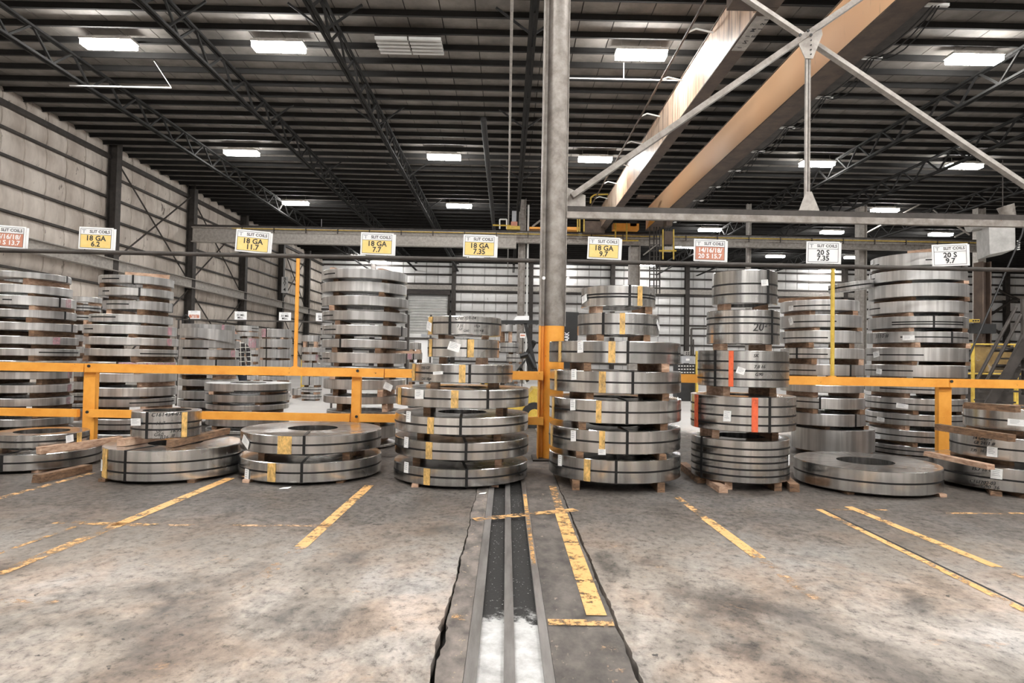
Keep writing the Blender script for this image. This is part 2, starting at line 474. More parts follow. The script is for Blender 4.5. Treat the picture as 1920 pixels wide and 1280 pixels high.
while y < YF:
    puff_panel(XL, y, min(YF, y+1.0), girtsL, .10, 'x', 'wallfab', wall_l); y += 1.0
MB().b2((XL-.2, YB, 0), (XL-.05, YF, ZC)).build('wall_sheet', 'wallfab', wall_l, sharp=None)
for z in girtsL[1:-1]:
    if z == 8.95: MB().box((XL+.10, 22, z), (.2, 66, .16)).build('girt', 'steel_dark', wall_l, sharp=None)
    elif z != 4.7: MB().b2((XL, YB, z-.035), (XL+.16, YF, z+.035)).build('girt', 'steel_dark', wall_l, sharp=None)
MB().ibeam((XL+.45, YB, 4.62), (XL+.45, YF, 4.62), .3, .46, .03).build('wall_beam', 'steel_light', wall_l, sharp=None)
colY = [19.0, 25.4, 31.7, 38.0, 44.4, 50.2]
for yy in colY:
    MB().ibeam((XL+.30, yy, 0), (XL+.30, yy, ZC), .34, .36, .03, up=(1, 0, 0)).build('wall_column', 'steel_dark', wall_l, sharp=None)
for i, (ya, yb) in enumerate(zip(colY[1:-1], colY[2:])):
    x = XL+.22
    for za, zb in ((8.9, 4.9), (4.3, .4)):
        ym = (ya+yb)/2
        if i in (0, 1, 3):
            MB().tube((x, ya+.2, za), (x, yb-.2, zb), .035, 6).build('brace_rod', 'steel_dark', wall_l)
            MB().tube((x+.08, yb-.2, za), (x+.08, ya+.2, zb), .035, 6).build('brace_rod', 'steel_dark', wall_l)
wall_b = empty('wall_back', (0, YF, 0), kind='structure')
girtsB = [0, .9, 1.75, 2.6, 3.45, 4.3, 5.15, 6.0, 6.85, 7.5, 8.3, 9.0, 9.5]
x = XL
while x < XR-.01:
    puff_panel(YF, x, min(XR, x+1.0), girtsB, .09, 'y', 'farfab', wall_b); x += 1.0
MB().b2((XL, YF+.05, 0), (XR, YF+.2, ZC)).build('wall_sheet', 'farfab', wall_b, sharp=None)
for z in girtsB[1:-1]:
    MB().b2((XL, YF-.16, z-.07), (XR, YF, z+.07)).build('girt', 'steel_dark', wall_b, sharp=None)
MB().b2((XL, YF-.45, 6.98), (XR, YF-.2, 7.36)).build('wall_beam', 'steel_light', wall_b, sharp=None)
for x in (-11.5, -4.6, 2.0, 9.0, 15.4, 22.0, 29.0, 36.0, 43.0):
    MB().ibeam((x, YF-.32, 0), (x, YF-.32, ZC), .36, .4, .03, up=(0, 1, 0)).build('wall_column', 'steel_dark', wall_b, sharp=None)
d1 = empty('door_1', (-6.7, YF-.3, 0), kind='structure')
mb = MB()
for k in range(27):
    zc = .12+k*.24
    o = MB().add([(-8.5, YF-.22, zc-.11), (-5.1, YF-.22, zc-.11), (-5.1, YF-.29, zc+.03), (-8.5, YF-.29, zc+.03), (-8.5, YF-.22, zc+.11), (-5.1, YF-.22, zc+.11)],
                 [(0, 1, 2, 3), (3, 2, 5, 4)]).build('slat', 'doorwhite', d1, sharp=None)
for x in (-8.6, -5.0):
    MB().b2((x-.09, YF-.4, 0), (x+.09, YF-.17, 6.7)).build('door_track', 'steel_dark', d1, sharp=None)
MB().b2((-8.7, YF-.55, 6.55), (-4.9, YF-.17, 6.9)).build('door_housing', 'steel_dark', d1, sharp=None)
tag(MB().b2((XR, YB, 0), (XR+.2, YF, ZC)).build('wall_right', 'wallfab', None, (XR, YB, 0), sharp=None), kind='structure')
# unseen wall behind the photographer: pale and dark panels invented for the coils' reflections
wall_f = empty('unseen_wall_front', (0, YB, 0), kind='structure')
MB().b2((XL, YB-.2, 0), (XR, YB-.1, ZC)).build('wall_sheet', 'steel_dark', wall_f, sharp=None)
for x0, x1, m_ in ((-16, -11.5, 'steel_dark'), (-11.3, -9.8, 'farfab'), (-9.6, -6.4, 'steel_dark'), (-6.2, -1.2, 'farfab'), (-1.0, .2, 'steel_grey'), (.4, 5.4, 'farfab'), (5.6, 7.4, 'steel_dark'), (7.6, 10.6, 'farfab'), (10.8, 15, 'steel_dark'), (15.2, 19, 'farfab'), (19.2, 46, 'steel_grey')):
    MB().b2((x0, YB-.1, 0), (x1, YB, ZC)).build('wall_panel', m_, wall_f, sharp=None)

# ---- ceiling: insulation strips over purlins, open-web trusses underneath
ceil = empty('ceiling', (0, 20, ZC), kind='structure')
pw = .84
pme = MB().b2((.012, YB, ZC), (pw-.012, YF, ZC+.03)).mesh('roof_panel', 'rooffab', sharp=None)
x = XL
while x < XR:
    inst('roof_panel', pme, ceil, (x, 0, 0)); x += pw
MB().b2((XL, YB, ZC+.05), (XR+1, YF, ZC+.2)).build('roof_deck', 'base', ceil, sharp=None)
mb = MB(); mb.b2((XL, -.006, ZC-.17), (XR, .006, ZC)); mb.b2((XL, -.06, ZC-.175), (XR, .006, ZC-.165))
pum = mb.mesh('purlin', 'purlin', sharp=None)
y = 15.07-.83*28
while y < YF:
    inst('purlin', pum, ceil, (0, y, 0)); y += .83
ZT = 8.66
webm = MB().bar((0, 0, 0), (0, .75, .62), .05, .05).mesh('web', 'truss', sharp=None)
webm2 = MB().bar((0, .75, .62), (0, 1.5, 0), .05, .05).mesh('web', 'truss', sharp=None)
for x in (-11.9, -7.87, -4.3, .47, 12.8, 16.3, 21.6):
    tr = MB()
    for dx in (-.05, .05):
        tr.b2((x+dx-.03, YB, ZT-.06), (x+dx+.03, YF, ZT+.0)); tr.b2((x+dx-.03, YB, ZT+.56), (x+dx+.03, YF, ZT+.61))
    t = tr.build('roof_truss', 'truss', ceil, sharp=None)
    yy = 12.0
    while yy < 50:
        inst('web', webm, t, (x, yy, ZT)); inst('web', webm2, t, (x, yy, ZT)); yy += 1.5
    if -8 < x < 1:
        for yy in (14.5, 20.5, 26.5, 32.5):
            for s in (-1, 1):
                MB().bar((x, yy, ZT), (x+s*.85, yy, ZC-.22), .045, .045).build('knee_brace', 'truss', t, sharp=None)

# ---- pipes hung under the roof
def pipe(name, a, b, r, mat, label, cat='pipe'):
    o = MB().tube(a, b, r, 8).build(name, mat, None, a); return tag(o, label, cat)
pipe('roof_conduit', (-.02, 11, 8.9), (-.02, 54, 8.9), .035, 'steel_light', 'thin pale conduit running away under the roof just left of the centre column')
pipe('roof_duct', (-.86, 20, 8.75), (-.86, 40, 8.75), .1, 'purlin', 'dark round pipe under the roof left of the thin pale conduit')
o = MB().tube((1.5, 16.9, 8.75), (5.0, 16.9, 8.75), .018, 6).tube((3.0, 16.9, 8.75), (3.0, 16.9, 9.2), .012, 5).build('sprinkler_pipe', 'white', None, (1.5, 16.9, 8.75))
tag(o, 'thin white sprinkler pipe below the large lamp right of the centre column', 'pipe')
o = MB().tube((-12.2, 17.6, 8.55), (-9.4, 17.6, 8.55), .02, 6).tube((-9.4, 17.6, 8.55), (-9.9, 17.6, 9.28), .012, 5).build('sprinkler_pipe', 'white', None, (-12, 17.6, 8.55))
tag(o, 'thin white sprinkler pipe below the lamp at upper left', 'pipe')
o = MB().tube((-13.5, 37.5, 8.6), (-9.5, 37.5, 8.6), .025, 6).tube((-11, 37.5, 8.6), (-11, 37.5, 9.2), .012, 5).build('sprinkler_pipe', 'white', None, (-12, 37.5, 8.6))
tag(o, 'thin white pipe just under the lamp above the 11.7 sign', 'pipe')

# ================================================================== LAMPS
lamp_hous = MB()
lamp_hous.b2((-.66, -.2, .0), (.66, .2, .06)); lamp_hous.b2((-.5, -.12, .06), (.5, .12, .12))
hm = lamp_hous.mesh('lamp_housing', 'steel_light', sharp=None)
db = MB()
for s in (-1, 1):
    db.b2((s*.33-.31, -.17, -.13), (s*.33+.31, .17, -.002))
dm = db.mesh('lamp_diffuser', 'lamp', sharp=None)
dm2 = db.mesh('lamp_diffuser_bright', 'lamp_boosted', sharp=None)
wm = MB().tube((-.5, 0, .1), (-.5, 0, .3), .006, 5).tube((.5, 0, .1), (.5, 0, .3), .006, 5).mesh('hanger', 'steel_light')
LP = [(-9.95, 15.7, 'lamp nearest the upper left corner'), (-5.75, 15.65, 'second lamp from left in the nearest row'), (3.2, 15.65, 'largest lamp, just right of the centre column'),
      (11.4, 15.5, 'lamp in the upper right corner'), (-10.15, 24.1, 'leftmost lamp of the second row'), (-2.5, 24.1, 'second-row lamp above the 7.35 sign left of the column'),
      (3.22, 24.0, 'second-row lamp just right of the centre column'), (11.65, 24.0, 'second-row lamp behind the vertical brace hanger'), (17.2, 23.9, 'second-row lamp at the right behind the diagonal brace'),
      (-10.7, 32.0, 'third-row lamp above the 11.7 sign'), (-2.5, 31.9, 'third-row lamp just above the left runway beam'), (18.4, 31.0, 'third-row lamp above the long horizontal brace at right'),
      (11.55, 36.5, 'far lamp just above the red 15.7 sign'), (18.6, 36.5, 'far lamp right of the 7.35 white sign'), (24.9, 36.5, 'far lamp above the white 9.7 sign'),
      (-11.5, 48.8, 'small distant lamp beside the 7.7 sign'), (19.0, 45.2, 'distant lamp between the red and white signs'), (11.7, 42.1, 'distant lamp left of the red 15.7 sign'),
      (-2.5, 48.8, 'tiny distant lamp under the 7.35 sign'), (24.5, 45.0, 'distant lamp behind the white 7.35 sign'), (11.0, 50.5, 'tiny distant lamp above the tall coil'), (29.5, 42.5, 'distant lamp above the tall right stack')]
for xx in (-10.5, 4.0, 26.0):
    LP.append((xx, 51.8, 'faint farthest lamp close to the back wall, '+('left' if xx < 0 else 'middle' if xx < 10 else 'right')))
for yy in (7.0, -.6, -6.6):
    for xx in (-10, -2.6, 4.2, 11.5, 19):
        LP.append((xx, yy, None))
for i, (x, y, lab) in enumerate(LP):
    x *= 1.04; y *= 1.04
    t = empty('ceiling_lamp', (x, y, 9.17), ('twin-panel white ceiling lamp: '+lab) if lab else 'twin-panel ceiling lamp out of view above and behind the camera', 'lamp', 'high bay ceiling lamps')
    inst('housing', hm, t, (x, y, 9.17)); inst('diffuser', dm if lab else dm2, t, (x, y, 9.17)); inst('hanger', wm, t, (x, y, 9.17))
# unlit louvred fixture
p = PZ(769, 87, 9.1)
t = empty('louvre_fixture', p, 'unlit louvred light fixture in two halves under the roof, top centre-left', 'lamp')
for s in (-1, 1):
    hf = MB()
    hf.b2((p.x+s*.42-.4, p.y-.42, p.z+.05), (p.x+s*.42+.4, p.y+.42, p.z+.08)).build('housing', 'steel_dark', t, sharp=None)
    for k in range(5):
        MB().b2((p.x+s*.42-.4, p.y-.4+k*.18, p.z-.02), (p.x+s*.42+.4, p.y-.32+k*.18, p.z+.05)).build('louvre', 'doorwhite', t, sharp=None)
MB().tube((p.x, p.y, p.z+.05), (p.x, p.y, ZC-.2), .02, 6).build('hanger', 'steel_dark', t)

# ================================================================== COIL STACKS
ORD = ['zero', 'first', 'second', 'third', 'fourth', 'fifth', 'sixth', 'seventh', 'eighth', 'ninth', 'tenth', 'eleventh', 'twelfth', 'thirteenth', 'fourteenth', 'fifteenth', 'sixteenth', 'seventeenth']
RIN = .255
def thetas(xl, xr, yy):
    a = ray(xl, yy); b = ray(xr, yy)
    ta, tb = math.atan2(a.x, a.y), math.atan2(b.x, b.y)
    return (ta+tb)/2, abs(tb-ta)/2
def horiz_slope(px, py):
    d = ray(px, py); return d.z/math.hypot(d.x, d.y)

def make_coil(cx, cy, z0, h, ro, ri, seg, mat, label, group, det):
    """one slit coil with its straps, paint marks, tags and handwriting"""
    b = min(.006, h*.1)
    prof = [(ri, 0), (ro-b, 0), (ro, b), (ro, h-b), (ro-b, h), (ro*.82, h+.0015), (ri+(ro-ri)*.3, h-.001), (ri, h)]
    o = MB().lathe(prof, seg).build('steel_coil', mat, None)
    o.location = (cx, cy, z0); ORG[o.name] = Vector((0, 0, 0))
    tag(o, label, 'coil', group)
    beta = math.atan2(-cy, -cx)
    th0 = math.atan2(cx, cy); rho = math.hypot(cx, cy)
    def ang(px, py=680):
        d = ray(px, py); th = math.atan2(d.x, d.y)-th0
        s = max(-.985, min(.985, rho*math.sin(th)/ro))
        # point hit by a sight line at angle th from the axis
        return beta+math.asin(s)-th
    def zat(px, py):
        a = ang(px, py); P = Vector((cx+ro*math.cos(a), cy+ro*math.sin(a)))
        return H+horiz_slope(px, py)*P.length-z0
    for s in det.get('s', []):
        fr, a0, a1 = (s, None, None) if not isinstance(s, tuple) else s
        zc = h*(1-fr); t = .0085 if seg > 60 else .011
        pf = [(ro-.001, zc-t), (ro+.0022, zc-t), (ro+.0022, zc+t), (ro-.001, zc+t)]
        if a0 is None: MB().lathe(pf, seg).build('strap', 'strap', o)
        else:
            A, B = ang(a0), ang(a1)
            if B < A: A, B = B, A
            MB().lathe(pf, max(4, int(seg*(B-A)/6.283)), a0=A, a1=B).build('strap', 'strap', o)  # arc stops where reflection fades the strap, built into its shape
    for px in det.get('x', []):
        a = ang(px); hw = .013
        er, et = Vector((math.cos(a), math.sin(a), 0)), Vector((-math.sin(a), math.cos(a), 0))
        mb = MB(); pts = [(ri-.003, -.003), (ro+.0034, -.003), (ro+.0034, h+.004), (ri-.003, h+.004)]
        pt2 = [(ri+.003, .0), (ro-.001, .0), (ro-.001, h-.001), (ri+.003, h-.001)]
        for r, z in pts+pt2:
            mb.v += [er*r-et*hw+Vector((0, 0, z)), er*r+et*hw+Vector((0, 0, z))]
        for i in range(4):
            j = (i+1) % 4
            mb.f += [(i*2, i*2+1, j*2+1, j*2), (i*2, j*2, 8+j*2, 8+i*2), (i*2+1, 8+i*2+1, 8+j*2+1, j*2+1)]
        mb.build('cross_strap', 'strap', o, sharp=None)
    for px, wp, c in det.get('p', []):
        a0, a1 = ang(px-wp/2), ang(px+wp/2)
        if a1 < a0: a0, a1 = a1, a0
        MB().lathe([(ro+.0045, .004), (ro+.0045, h-.004)], 6, closed=False, a0=a0, a1=a1).build('paint_stripe', {'y': 'stripe_y', 'r': 'stripe_r', 'k': 'stripe_p'}[c], o)
    for tg in det.get('t', []):
        px, py, wp, hp = tg[:4]; rot = tg[4] if len(tg) > 4 else 0
        a = ang(px, py); z = zat(px, py); dist = Vector((cx+ro*math.cos(a), cy+ro*math.sin(a))).y
        fc = max(.35, math.cos(a-beta))
        ww = min(.16, wp*dist/FPX/fc**.5); hh = hp*dist/FPX
        er, et = Vector((math.cos(a), math.sin(a), 0)), Vector((-math.sin(a), math.cos(a), 0))
        cr2, sr = math.cos(R_(rot)), math.sin(R_(rot))
        mb = MB(); ls = MB()
        def P(u, v, off): 
            u2, v2 = u*cr2-v*sr, u*sr+v*cr2
            return er*(ro+off+.02*u2*u2/ww/ww*ww)+et*u2+Vector((0, 0, z+v2))
        for off in (.005, .0062):
            for u, v in ((-.5, -.5), (.5, -.44), (.47, .5), (-.5, .47)): mb.v.append(P(u*ww, v*hh, off+.003*abs(v)))
        mb.f = [(3, 2, 1, 0), (4, 5, 6, 7), (0, 1, 5, 4), (1, 2, 6, 5), (2, 3, 7, 6), (3, 0, 4, 7)]
        tgo = mb.build('paper_tag', 'tag', o, sharp=None)
        for k in range(4):
            v = .34-.17*k; n0 = len(ls.v); ul = random.uniform(0, .35)
            ls.add([P(-.36*ww, v*hh, .0095), P(ul*ww, v*hh, .0095), P(ul*ww, (v+.05)*hh, .0095), P(-.36*ww, (v+.05)*hh, .0095)], [(0, 1, 2, 3)])
        ls.build('printed_lines', 'glass', tgo, sharp=None)
    for px, py, sp, s in det.get('w', []):
        a = ang(px, py); z = zat(px, py); dist = rho-ro
        v2, f2 = text2d(s, sp*dist/FPX, 'LEFT', .006)
        mb = MB()
        mb.add([Vector(((ro+.004)*math.cos(a+u/ro), (ro+.004)*math.sin(a+u/ro), z+v+.04*u)) for u, v in [(q[0]+.2*q[1], q[1]) for q in v2]], f2)
        mb.build('handwriting', 'ink', o, sharp=None)
    return o

SP_ME = {}
def spacer(a, b, hgt, mat, label, group, wd=.085):
    o = MB()
    a, b = Vector(a), Vector(b); c = (a+b)/2
    d = (b-a); L = d.length; d.normalize(); n = Vector((-d.y, d.x, 0))
    # slightly rough-sawn ends
    vs = []
    for e, sg in ((a, 1), (b, -1)):
        for u, v in ((-1, 0), (1, 0), (1, 1), (-1, 1)):
            vs.append(e+n*(u*wd/2*(1+random.uniform(-.08, .08)))+Vector((0, 0, v*hgt))+d*(random.uniform(-.008, .008)))
    o.add(vs, [(0, 1, 2, 3), (7, 6, 5, 4), (0, 4, 5, 1), (1, 5, 6, 2), (2, 6, 7, 3), (3, 7, 4, 0)])
    ob = o.build('timber_spacer', mat, None, c, sharp=None)
    return tag(ob, label, 'timber', group)

TOPS = {}
def stack(key, where, rows, gap=.03, Y=None, seg=96, mat='coil', fill=False, ri=RIN, looks={}, nosp=(), block=.07, high=True):
    """rows top -> bottom: (xl, xr, ytop, ybot, details)"""
    xl, xr, yt, yb, _ = rows[-1]
    th, de = thetas(xl, xr, yb); cxp = (xl+xr)/2
    if Y is None:
        dist = (gap-H)/horiz_slope(cxp, yb)
        Y = dist/(1-math.sin(de))*math.cos(th)
    out = []
    for xl, xr, yt, yb, det in rows:
        th, de = thetas(xl, xr, (yt+yb)/2); rho = Y/math.cos(th); ro = rho*math.sin(de); cxp = (xl+xr)/2
        dist = rho-ro
        zt = H+horiz_slope(cxp, yt)*dist; zb = H+horiz_slope(cxp, yb)*dist
        out.append([rho*math.sin(th), ro, zt, zb, det])
    for i in range(len(out)-1):   # keep clear gaps
        if out[i][3] < out[i+1][2]+.012: out[i][3] = out[i+1][2]+.012
    if fill:
        while out[-1][3] > .20:
            c = out[-1]; hgt = min(.13, c[3]-.07); zt = c[3]-.06
            out.append([c[0], c[1], zt, max(.04, zt-hgt), {'s': [.5]}])
    if Y and out[-1][3] < .015: out[-1][3] = .015
    n = len(out)
    for i, (cx, ro, zt, zb, det) in enumerate(out):
        pos = 'top coil' if i == 0 else ('bottom coil' if i == n-1 else ORD[i+1]+' coil from top')
        look = looks.get(i, 'grey steel')
        if n == 1: lab = where
        else: lab = look+', '+pos+', '+where
        r_in = min(ri, ro*.7)
        make_coil(cx, Y, zb, zt-zb, ro, r_in, seg, mat, lab, 'slit coils in the '+where if n > 1 else None, det)
        below = out[i+1] if i < n-1 else None
        z1 = below[2] if below else 0.0
        g = zb-z1
        if g > .008 and i not in nosp:
            rr = min(ro, below[1] if below else ro); bx = cx if (below is None or ro <= below[1]) else below[0]
            what = ('under the '+(pos if n > 1 else 'coil'))
            for s, sn in ((-1, 'left'), (1, 'right')):
                off = s*rr*random.uniform(.5, .64); hl = math.sqrt(max(.01, rr*rr-off*off))
                j = random.uniform(-.03, .03)
                mm = 'woodpale' if random.random() < .35 else 'wood'
                lb = (sn+' timber '+what+', '+where) if n > 1 else sn+' timber under the '+where
                rec = random.choice((-.02, .03, .10, .14)) if seg < 90 else (.16 if (below is not None and g < .09 and key != 'F5') else random.choice((-.02, .02, .05)))
                spacer((bx+off+j, Y-hl+rec, z1), (bx+off-j, Y+hl-.05, z1), g, mm, lb, 'timbers between coils', block)
    TOPS[key] = [(c[0], c[1], c[2], c[3], Y) for c in out]
    return out
def y_(px, w_=12): return (px, w_, 'y')

stack('F1', 'low front pile at far left', [
    (-18, 168, 816, 840, {'s': [.5], 'p': [y_(153, 9)], 't': [(130, 822, 13, 14, 5)]}),
    (-70, 190, 852, 882, {'s': [.5], 'x': [10]})], gap=.03)
stack('F2', 'front pile with the lettered ring', [
    (245, 378, 773, 822, {'s': [.42, .66], 'x': [279], 'p': [y_(349, 10)], 't': [(256, 791, 26, 14, 3)],
     'w': [(284, 778, 9, 'C161454-01'), (292, 794, 8, '11.7'), (293, 808, 8, 'GF'), (319, 808, 8, '18.99'), (289, 815, 8, 'G60'), (322, 816, 8, '#'), (300, 820, 8, 'B36')]}),
    (190, 455, 845, 902, {'s': [.38, .72], 'x': [241], 'p': [(203, 10, 'y')], 't': [(192, 872, 8, 22)]})], gap=.03,
    looks={0: 'small lettered steel ring'}, nosp=(0,))
stack('F3', 'front pair left of tall stacks', [
    (450, 714, 817, 852, {'s': [.5], 'x': [574], 'p': [y_(538, 26)], 't': [(462, 828, 20, 17, -28)]}),
    (447, 714, 868, 905, {'s': [.5], 'x': [571], 'p': [y_(515, 15)], 't': [(464, 890, 11, 23, -4)]})], gap=.03)
stack('F4', 'front stack left of centre column', [
    (801, 940, 592, 627, {'s': [.36], 'x': [842], 'p': [y_(806, 7)], 't': [(806, 612, 16, 17, -15)],
     'w': [(853, 597, 8, 'C16F709-04'), (857, 611, 7, '7.35'), (888, 611, 7, '18ga'), (860, 617, 6, 'GF'), (869, 620, 6, 'G60'), (888, 620, 6, '10114 #')]}),
    (802, 936, 635, 670, {'s': [.5], 'x': [877], 'p': [y_(882, 12), y_(807, 5)], 't': [(852, 650, 23, 17, -18)]}),
    (772, 961, 683, 718, {'s': [.5], 'x': [881], 'p': [y_(867, 12), y_(776, 6)], 't': [(822, 699, 20, 6, 4)], 'w': [(790, 690, 8, '735 GF'), (790, 710, 7, 'G60 18ga')]}),
    (742, 991, 731, 766, {'s': [.5], 'x': [916], 'p': [y_(854, 14), y_(751, 6)], 't': [(787, 739, 19, 18, 0)]}),
    (740, 990, 783, 816, {'s': [.5], 'x': [866], 'p': [y_(810, 12)], 't': [(767, 781, 11, 21, -3)]}),
    (740, 990, 830, 864, {'s': [.5], 'x': [877], 'p': [y_(808, 12)], 't': [(763, 829, 11, 21, -3)]}),
    (738, 988, 880, 913, {'s': [.5], 'x': [879], 'p': [y_(805, 12)], 't': [(763, 876, 11, 21, -3)]})], gap=.03)
stack('F5', 'front stack right of centre column', [
    (1090, 1229, 534, 573, {'s': [.42, .56], 'x': [1179], 'p': [y_(1198, 9)], 't': [(1097, 560, 15, 14, 12)]}),
    (1083, 1236, 586, 627, {'s': [.5], 'x': [1130], 'p': [y_(1166, 10)], 't': [(1233, 610, 14, 10, -40)]}),
    (1030, 1276, 639, 681, {'s': [.5], 'x': [1177], 'p': [(1147, 13, 'y'), (1050, 5, 'y')], 't': [(1089, 651, 12, 21)]}),
    (1031, 1277, 696, 738, {'s': [.5], 'x': [1187], 'p': [y_(1130, 13), (1043, 4, 'y')], 't': [(1077, 702, 11, 21)]}),
    (1030, 1277, 751, 795, {'s': [.5], 'x': [1177], 'p': [y_(1124, 10), (1039, 4, 'y')], 't': [(1075, 759, 11, 21)]}),
    (1029, 1276, 808, 852, {'s': [.5], 'x': [1178], 'p': [y_(1131, 11), (1037, 4, 'y')], 't': [(1076, 817, 11, 21), (1129, 847, 14, 11)]}),
    (1029, 1276, 863, 907, {'s': [.5], 'x': [1158], 'p': [y_(1104, 12)], 't': [(1051, 863, 10, 21)]})], gap=.09)
stack('F6', 'front stack with red paint stripes', [
    (1335, 1458, 505, 568, {'s': [.42, .72], 'x': [1439], 't': [(1433, 530, 14, 12, 4)]}),
    (1325, 1462, 580, 644, {'s': [.22, .4, .7], 'x': [1447], 'w': [(1412, 614, 20, '20\u00b2')]}),
    (1308, 1480, 657, 726, {'s': [.3, .55, .78], 'x': [1341], 'p': [(1371, 9, 'r')], 't': [(1389, 695, 15, 13, -20)], 'w': [(1413, 667, 8, 'SK'), (1414, 688, 8, '7.8 16'), (1416, 702, 8, 'G90')]}),
    (1295, 1493, 744, 810, {'s': [.27, .55, .8], 'x': [1444], 'p': [(1307, 7, 'r'), (1416, 12, 'r')], 't': [(1364, 780, 14, 21, -3)]}),
    (1296, 1481, 826, 906, {'s': [.2, .37, .52, .68, .84], 'x': [1317], 't': [(1478, 862, 6, 20)]})], gap=.08)
stack('F7', 'wide flat coil alone on the floor at right', [
    (1488, 1770, 882, 926, {'s': [.5]})], gap=.03, ri=.27)
stack('F8', 'front pile at far right edge', [
    (1805, 2045, 768, 809, {'s': [.55], 't': [(1905, 792, 25, 13, -3)]}),
    (1780, 2070, 824, 868, {'s': [.5], 't': [(1861, 847, 17, 19, -3)], 'w': [(1824, 820, 7, '14 GA 9.7'), (1826, 829, 7, 'GF 2411 #'), (1820, 843, 6, '7.35   16.7')]}),
    (1741, 2109, 882, 926, {'s': [.5], 't': [(1869, 888, 18, 20, -3)], 'w': [(1822, 878, 7, '15.7 18 GF'), (1818, 901, 7, 'C161702-03'), (1840, 911, 7, 'G90  36')]})], gap=.05)

B = dict(seg=64, mat='coil_dull')
L_ = -40
stack('B1', 'rear stack at far left edge', [
    (L_, 135, 509, 521, {'x': [120]}), (L_, 137, 533, 549, {}), (L_, 144, 554, 572, {'x': [108], 's': [(.5, 0, 18)], 'p': [(124, 10, 'k')]}),
    (L_, 144, 580, 595, {'x': [119]}), (L_, 146, 604, 619, {'x': [133]}), (L_, 148, 630, 645, {'p': [(104, 14, 'k')]}),
    (L_, 150, 653, 667, {'s': [(.5, 72, 146)]}), (L_, 150, 676, 690, {}), (L_, 138, 697, 711, {'p': [(131, 8, 'k')]}),
    (L_, 138, 722, 737, {'p': [(131, 8, 'k')]}), (L_, 138, 747, 762, {'p': [(130, 8, 'k')]}), (L_, 138, 786, 800, {})],
    Y=9.0, fill=True, **B)
stack('B2', 'rear stack second from left', [
    (184, 327, 516, 531, {'x': [244], 's': [(.5, 186, 218)]}), (184, 326, 539, 554, {'x': [257], 's': [(.5, 188, 200)]}),
    (192, 325, 563, 580, {'x': [321], 's': [(.45, 196, 238)]}), (166, 325, 589, 604, {'s': [(.4, 168, 214)]}),
    (154, 332, 609, 626, {'p': [(316, 8, 'k')], 's': [(.5, 156, 172)]}), (156, 335, 632, 647, {'p': [(316, 9, 'k')]}),
    (158, 334, 654, 668, {'s': [(.6, 262, 332)]}), (158, 332, 679, 693, {'p': [(275, 108, 'k')], 'x': [220]}),
    (158, 332, 700, 717, {}), (158, 332, 727, 744, {}), (160, 330, 748, 763, {'s': [(.5, 245, 328)]}), (160, 330, 786, 806, {'s': [.5]})],
    Y=9.0, fill=True, **B)
stack('B3', 'rear stack beside the checked shirt', [
    (337, 441, 607, 620, {'p': [(416, 5, 'k')]}), (337, 450, 624, 634, {}), (336, 449, 637, 652, {}), (335, 448, 655, 669, {'p': [(436, 8, 'k')]}), (333, 449, 674, 688, {'x': [405]}),
    (333, 449, 693, 703, {}), (333, 447, 712, 724, {}), (333, 390, 733, 748, {}) if False else (333, 447, 733, 748, {}), (333, 447, 752, 764, {})],
    Y=11.4, fill=True, **B)
stack('B4', 'rear pile behind the front pair', [
    (383, 545, 720, 735, {'s': [(.9, 440, 540)]}), (383, 543, 741, 755, {}), (385, 542, 760, 770, {}), (385, 542, 782, 800, {})], Y=9.7, fill=True, **B)
stack('B5', 'tall rear stack right of left pole', [
    (603, 764, 503, 521, {'s': [(.5, 604, 624)]}), (604, 763, 527, 546, {}), (604, 767, 554, 572, {}), (604, 764, 582, 600, {'s': [(.5, 604, 622)]}),
    (604, 764, 609, 627, {'x': [752], 's': [(.5, 606, 628)]}), (604, 763, 636, 652, {'x': [637]}), (604, 761, 661, 681, {'s': [(.6, 604, 618)]}), (604, 760, 688, 703, {}),
    (606, 760, 712, 731, {'t': [(727, 725, 18, 13, -25)]}), (606, 757, 744, 758, {}), (612, 755, 773, 790, {}), (612, 742, 801, 824, {}), (612, 742, 836, 852, {})],
    Y=9.0, **B)
stack('B6', 'rear stack behind right yellow pole', [
    (1463, 1612, 561, 581, {'s': [(.55, 1480, 1556)], 't': [(1484, 578, 10, 10)]}), (1462, 1617, 589, 613, {'s': [(.55, 1486, 1568)], 't': [(1484, 602, 8, 14, 20)]}),
    (1462, 1618, 619, 642, {'s': [(.6, 1468, 1552)]}), (1463, 1621, 652, 672, {'x': [1494], 's': [(.6, 1480, 1552)]}), (1463, 1619, 683, 704, {'x': [1595], 's': [(.55, 1480, 1530)]}),
    (1463, 1620, 722, 736, {}), (1465, 1622, 746, 767, {'x': [1538], 's': [(.4, 1490, 1538)]}), (1466, 1623, 776, 799, {'x': [1605]}), (1483, 1641, 806, 849, {})],
    Y=9.0, **B)
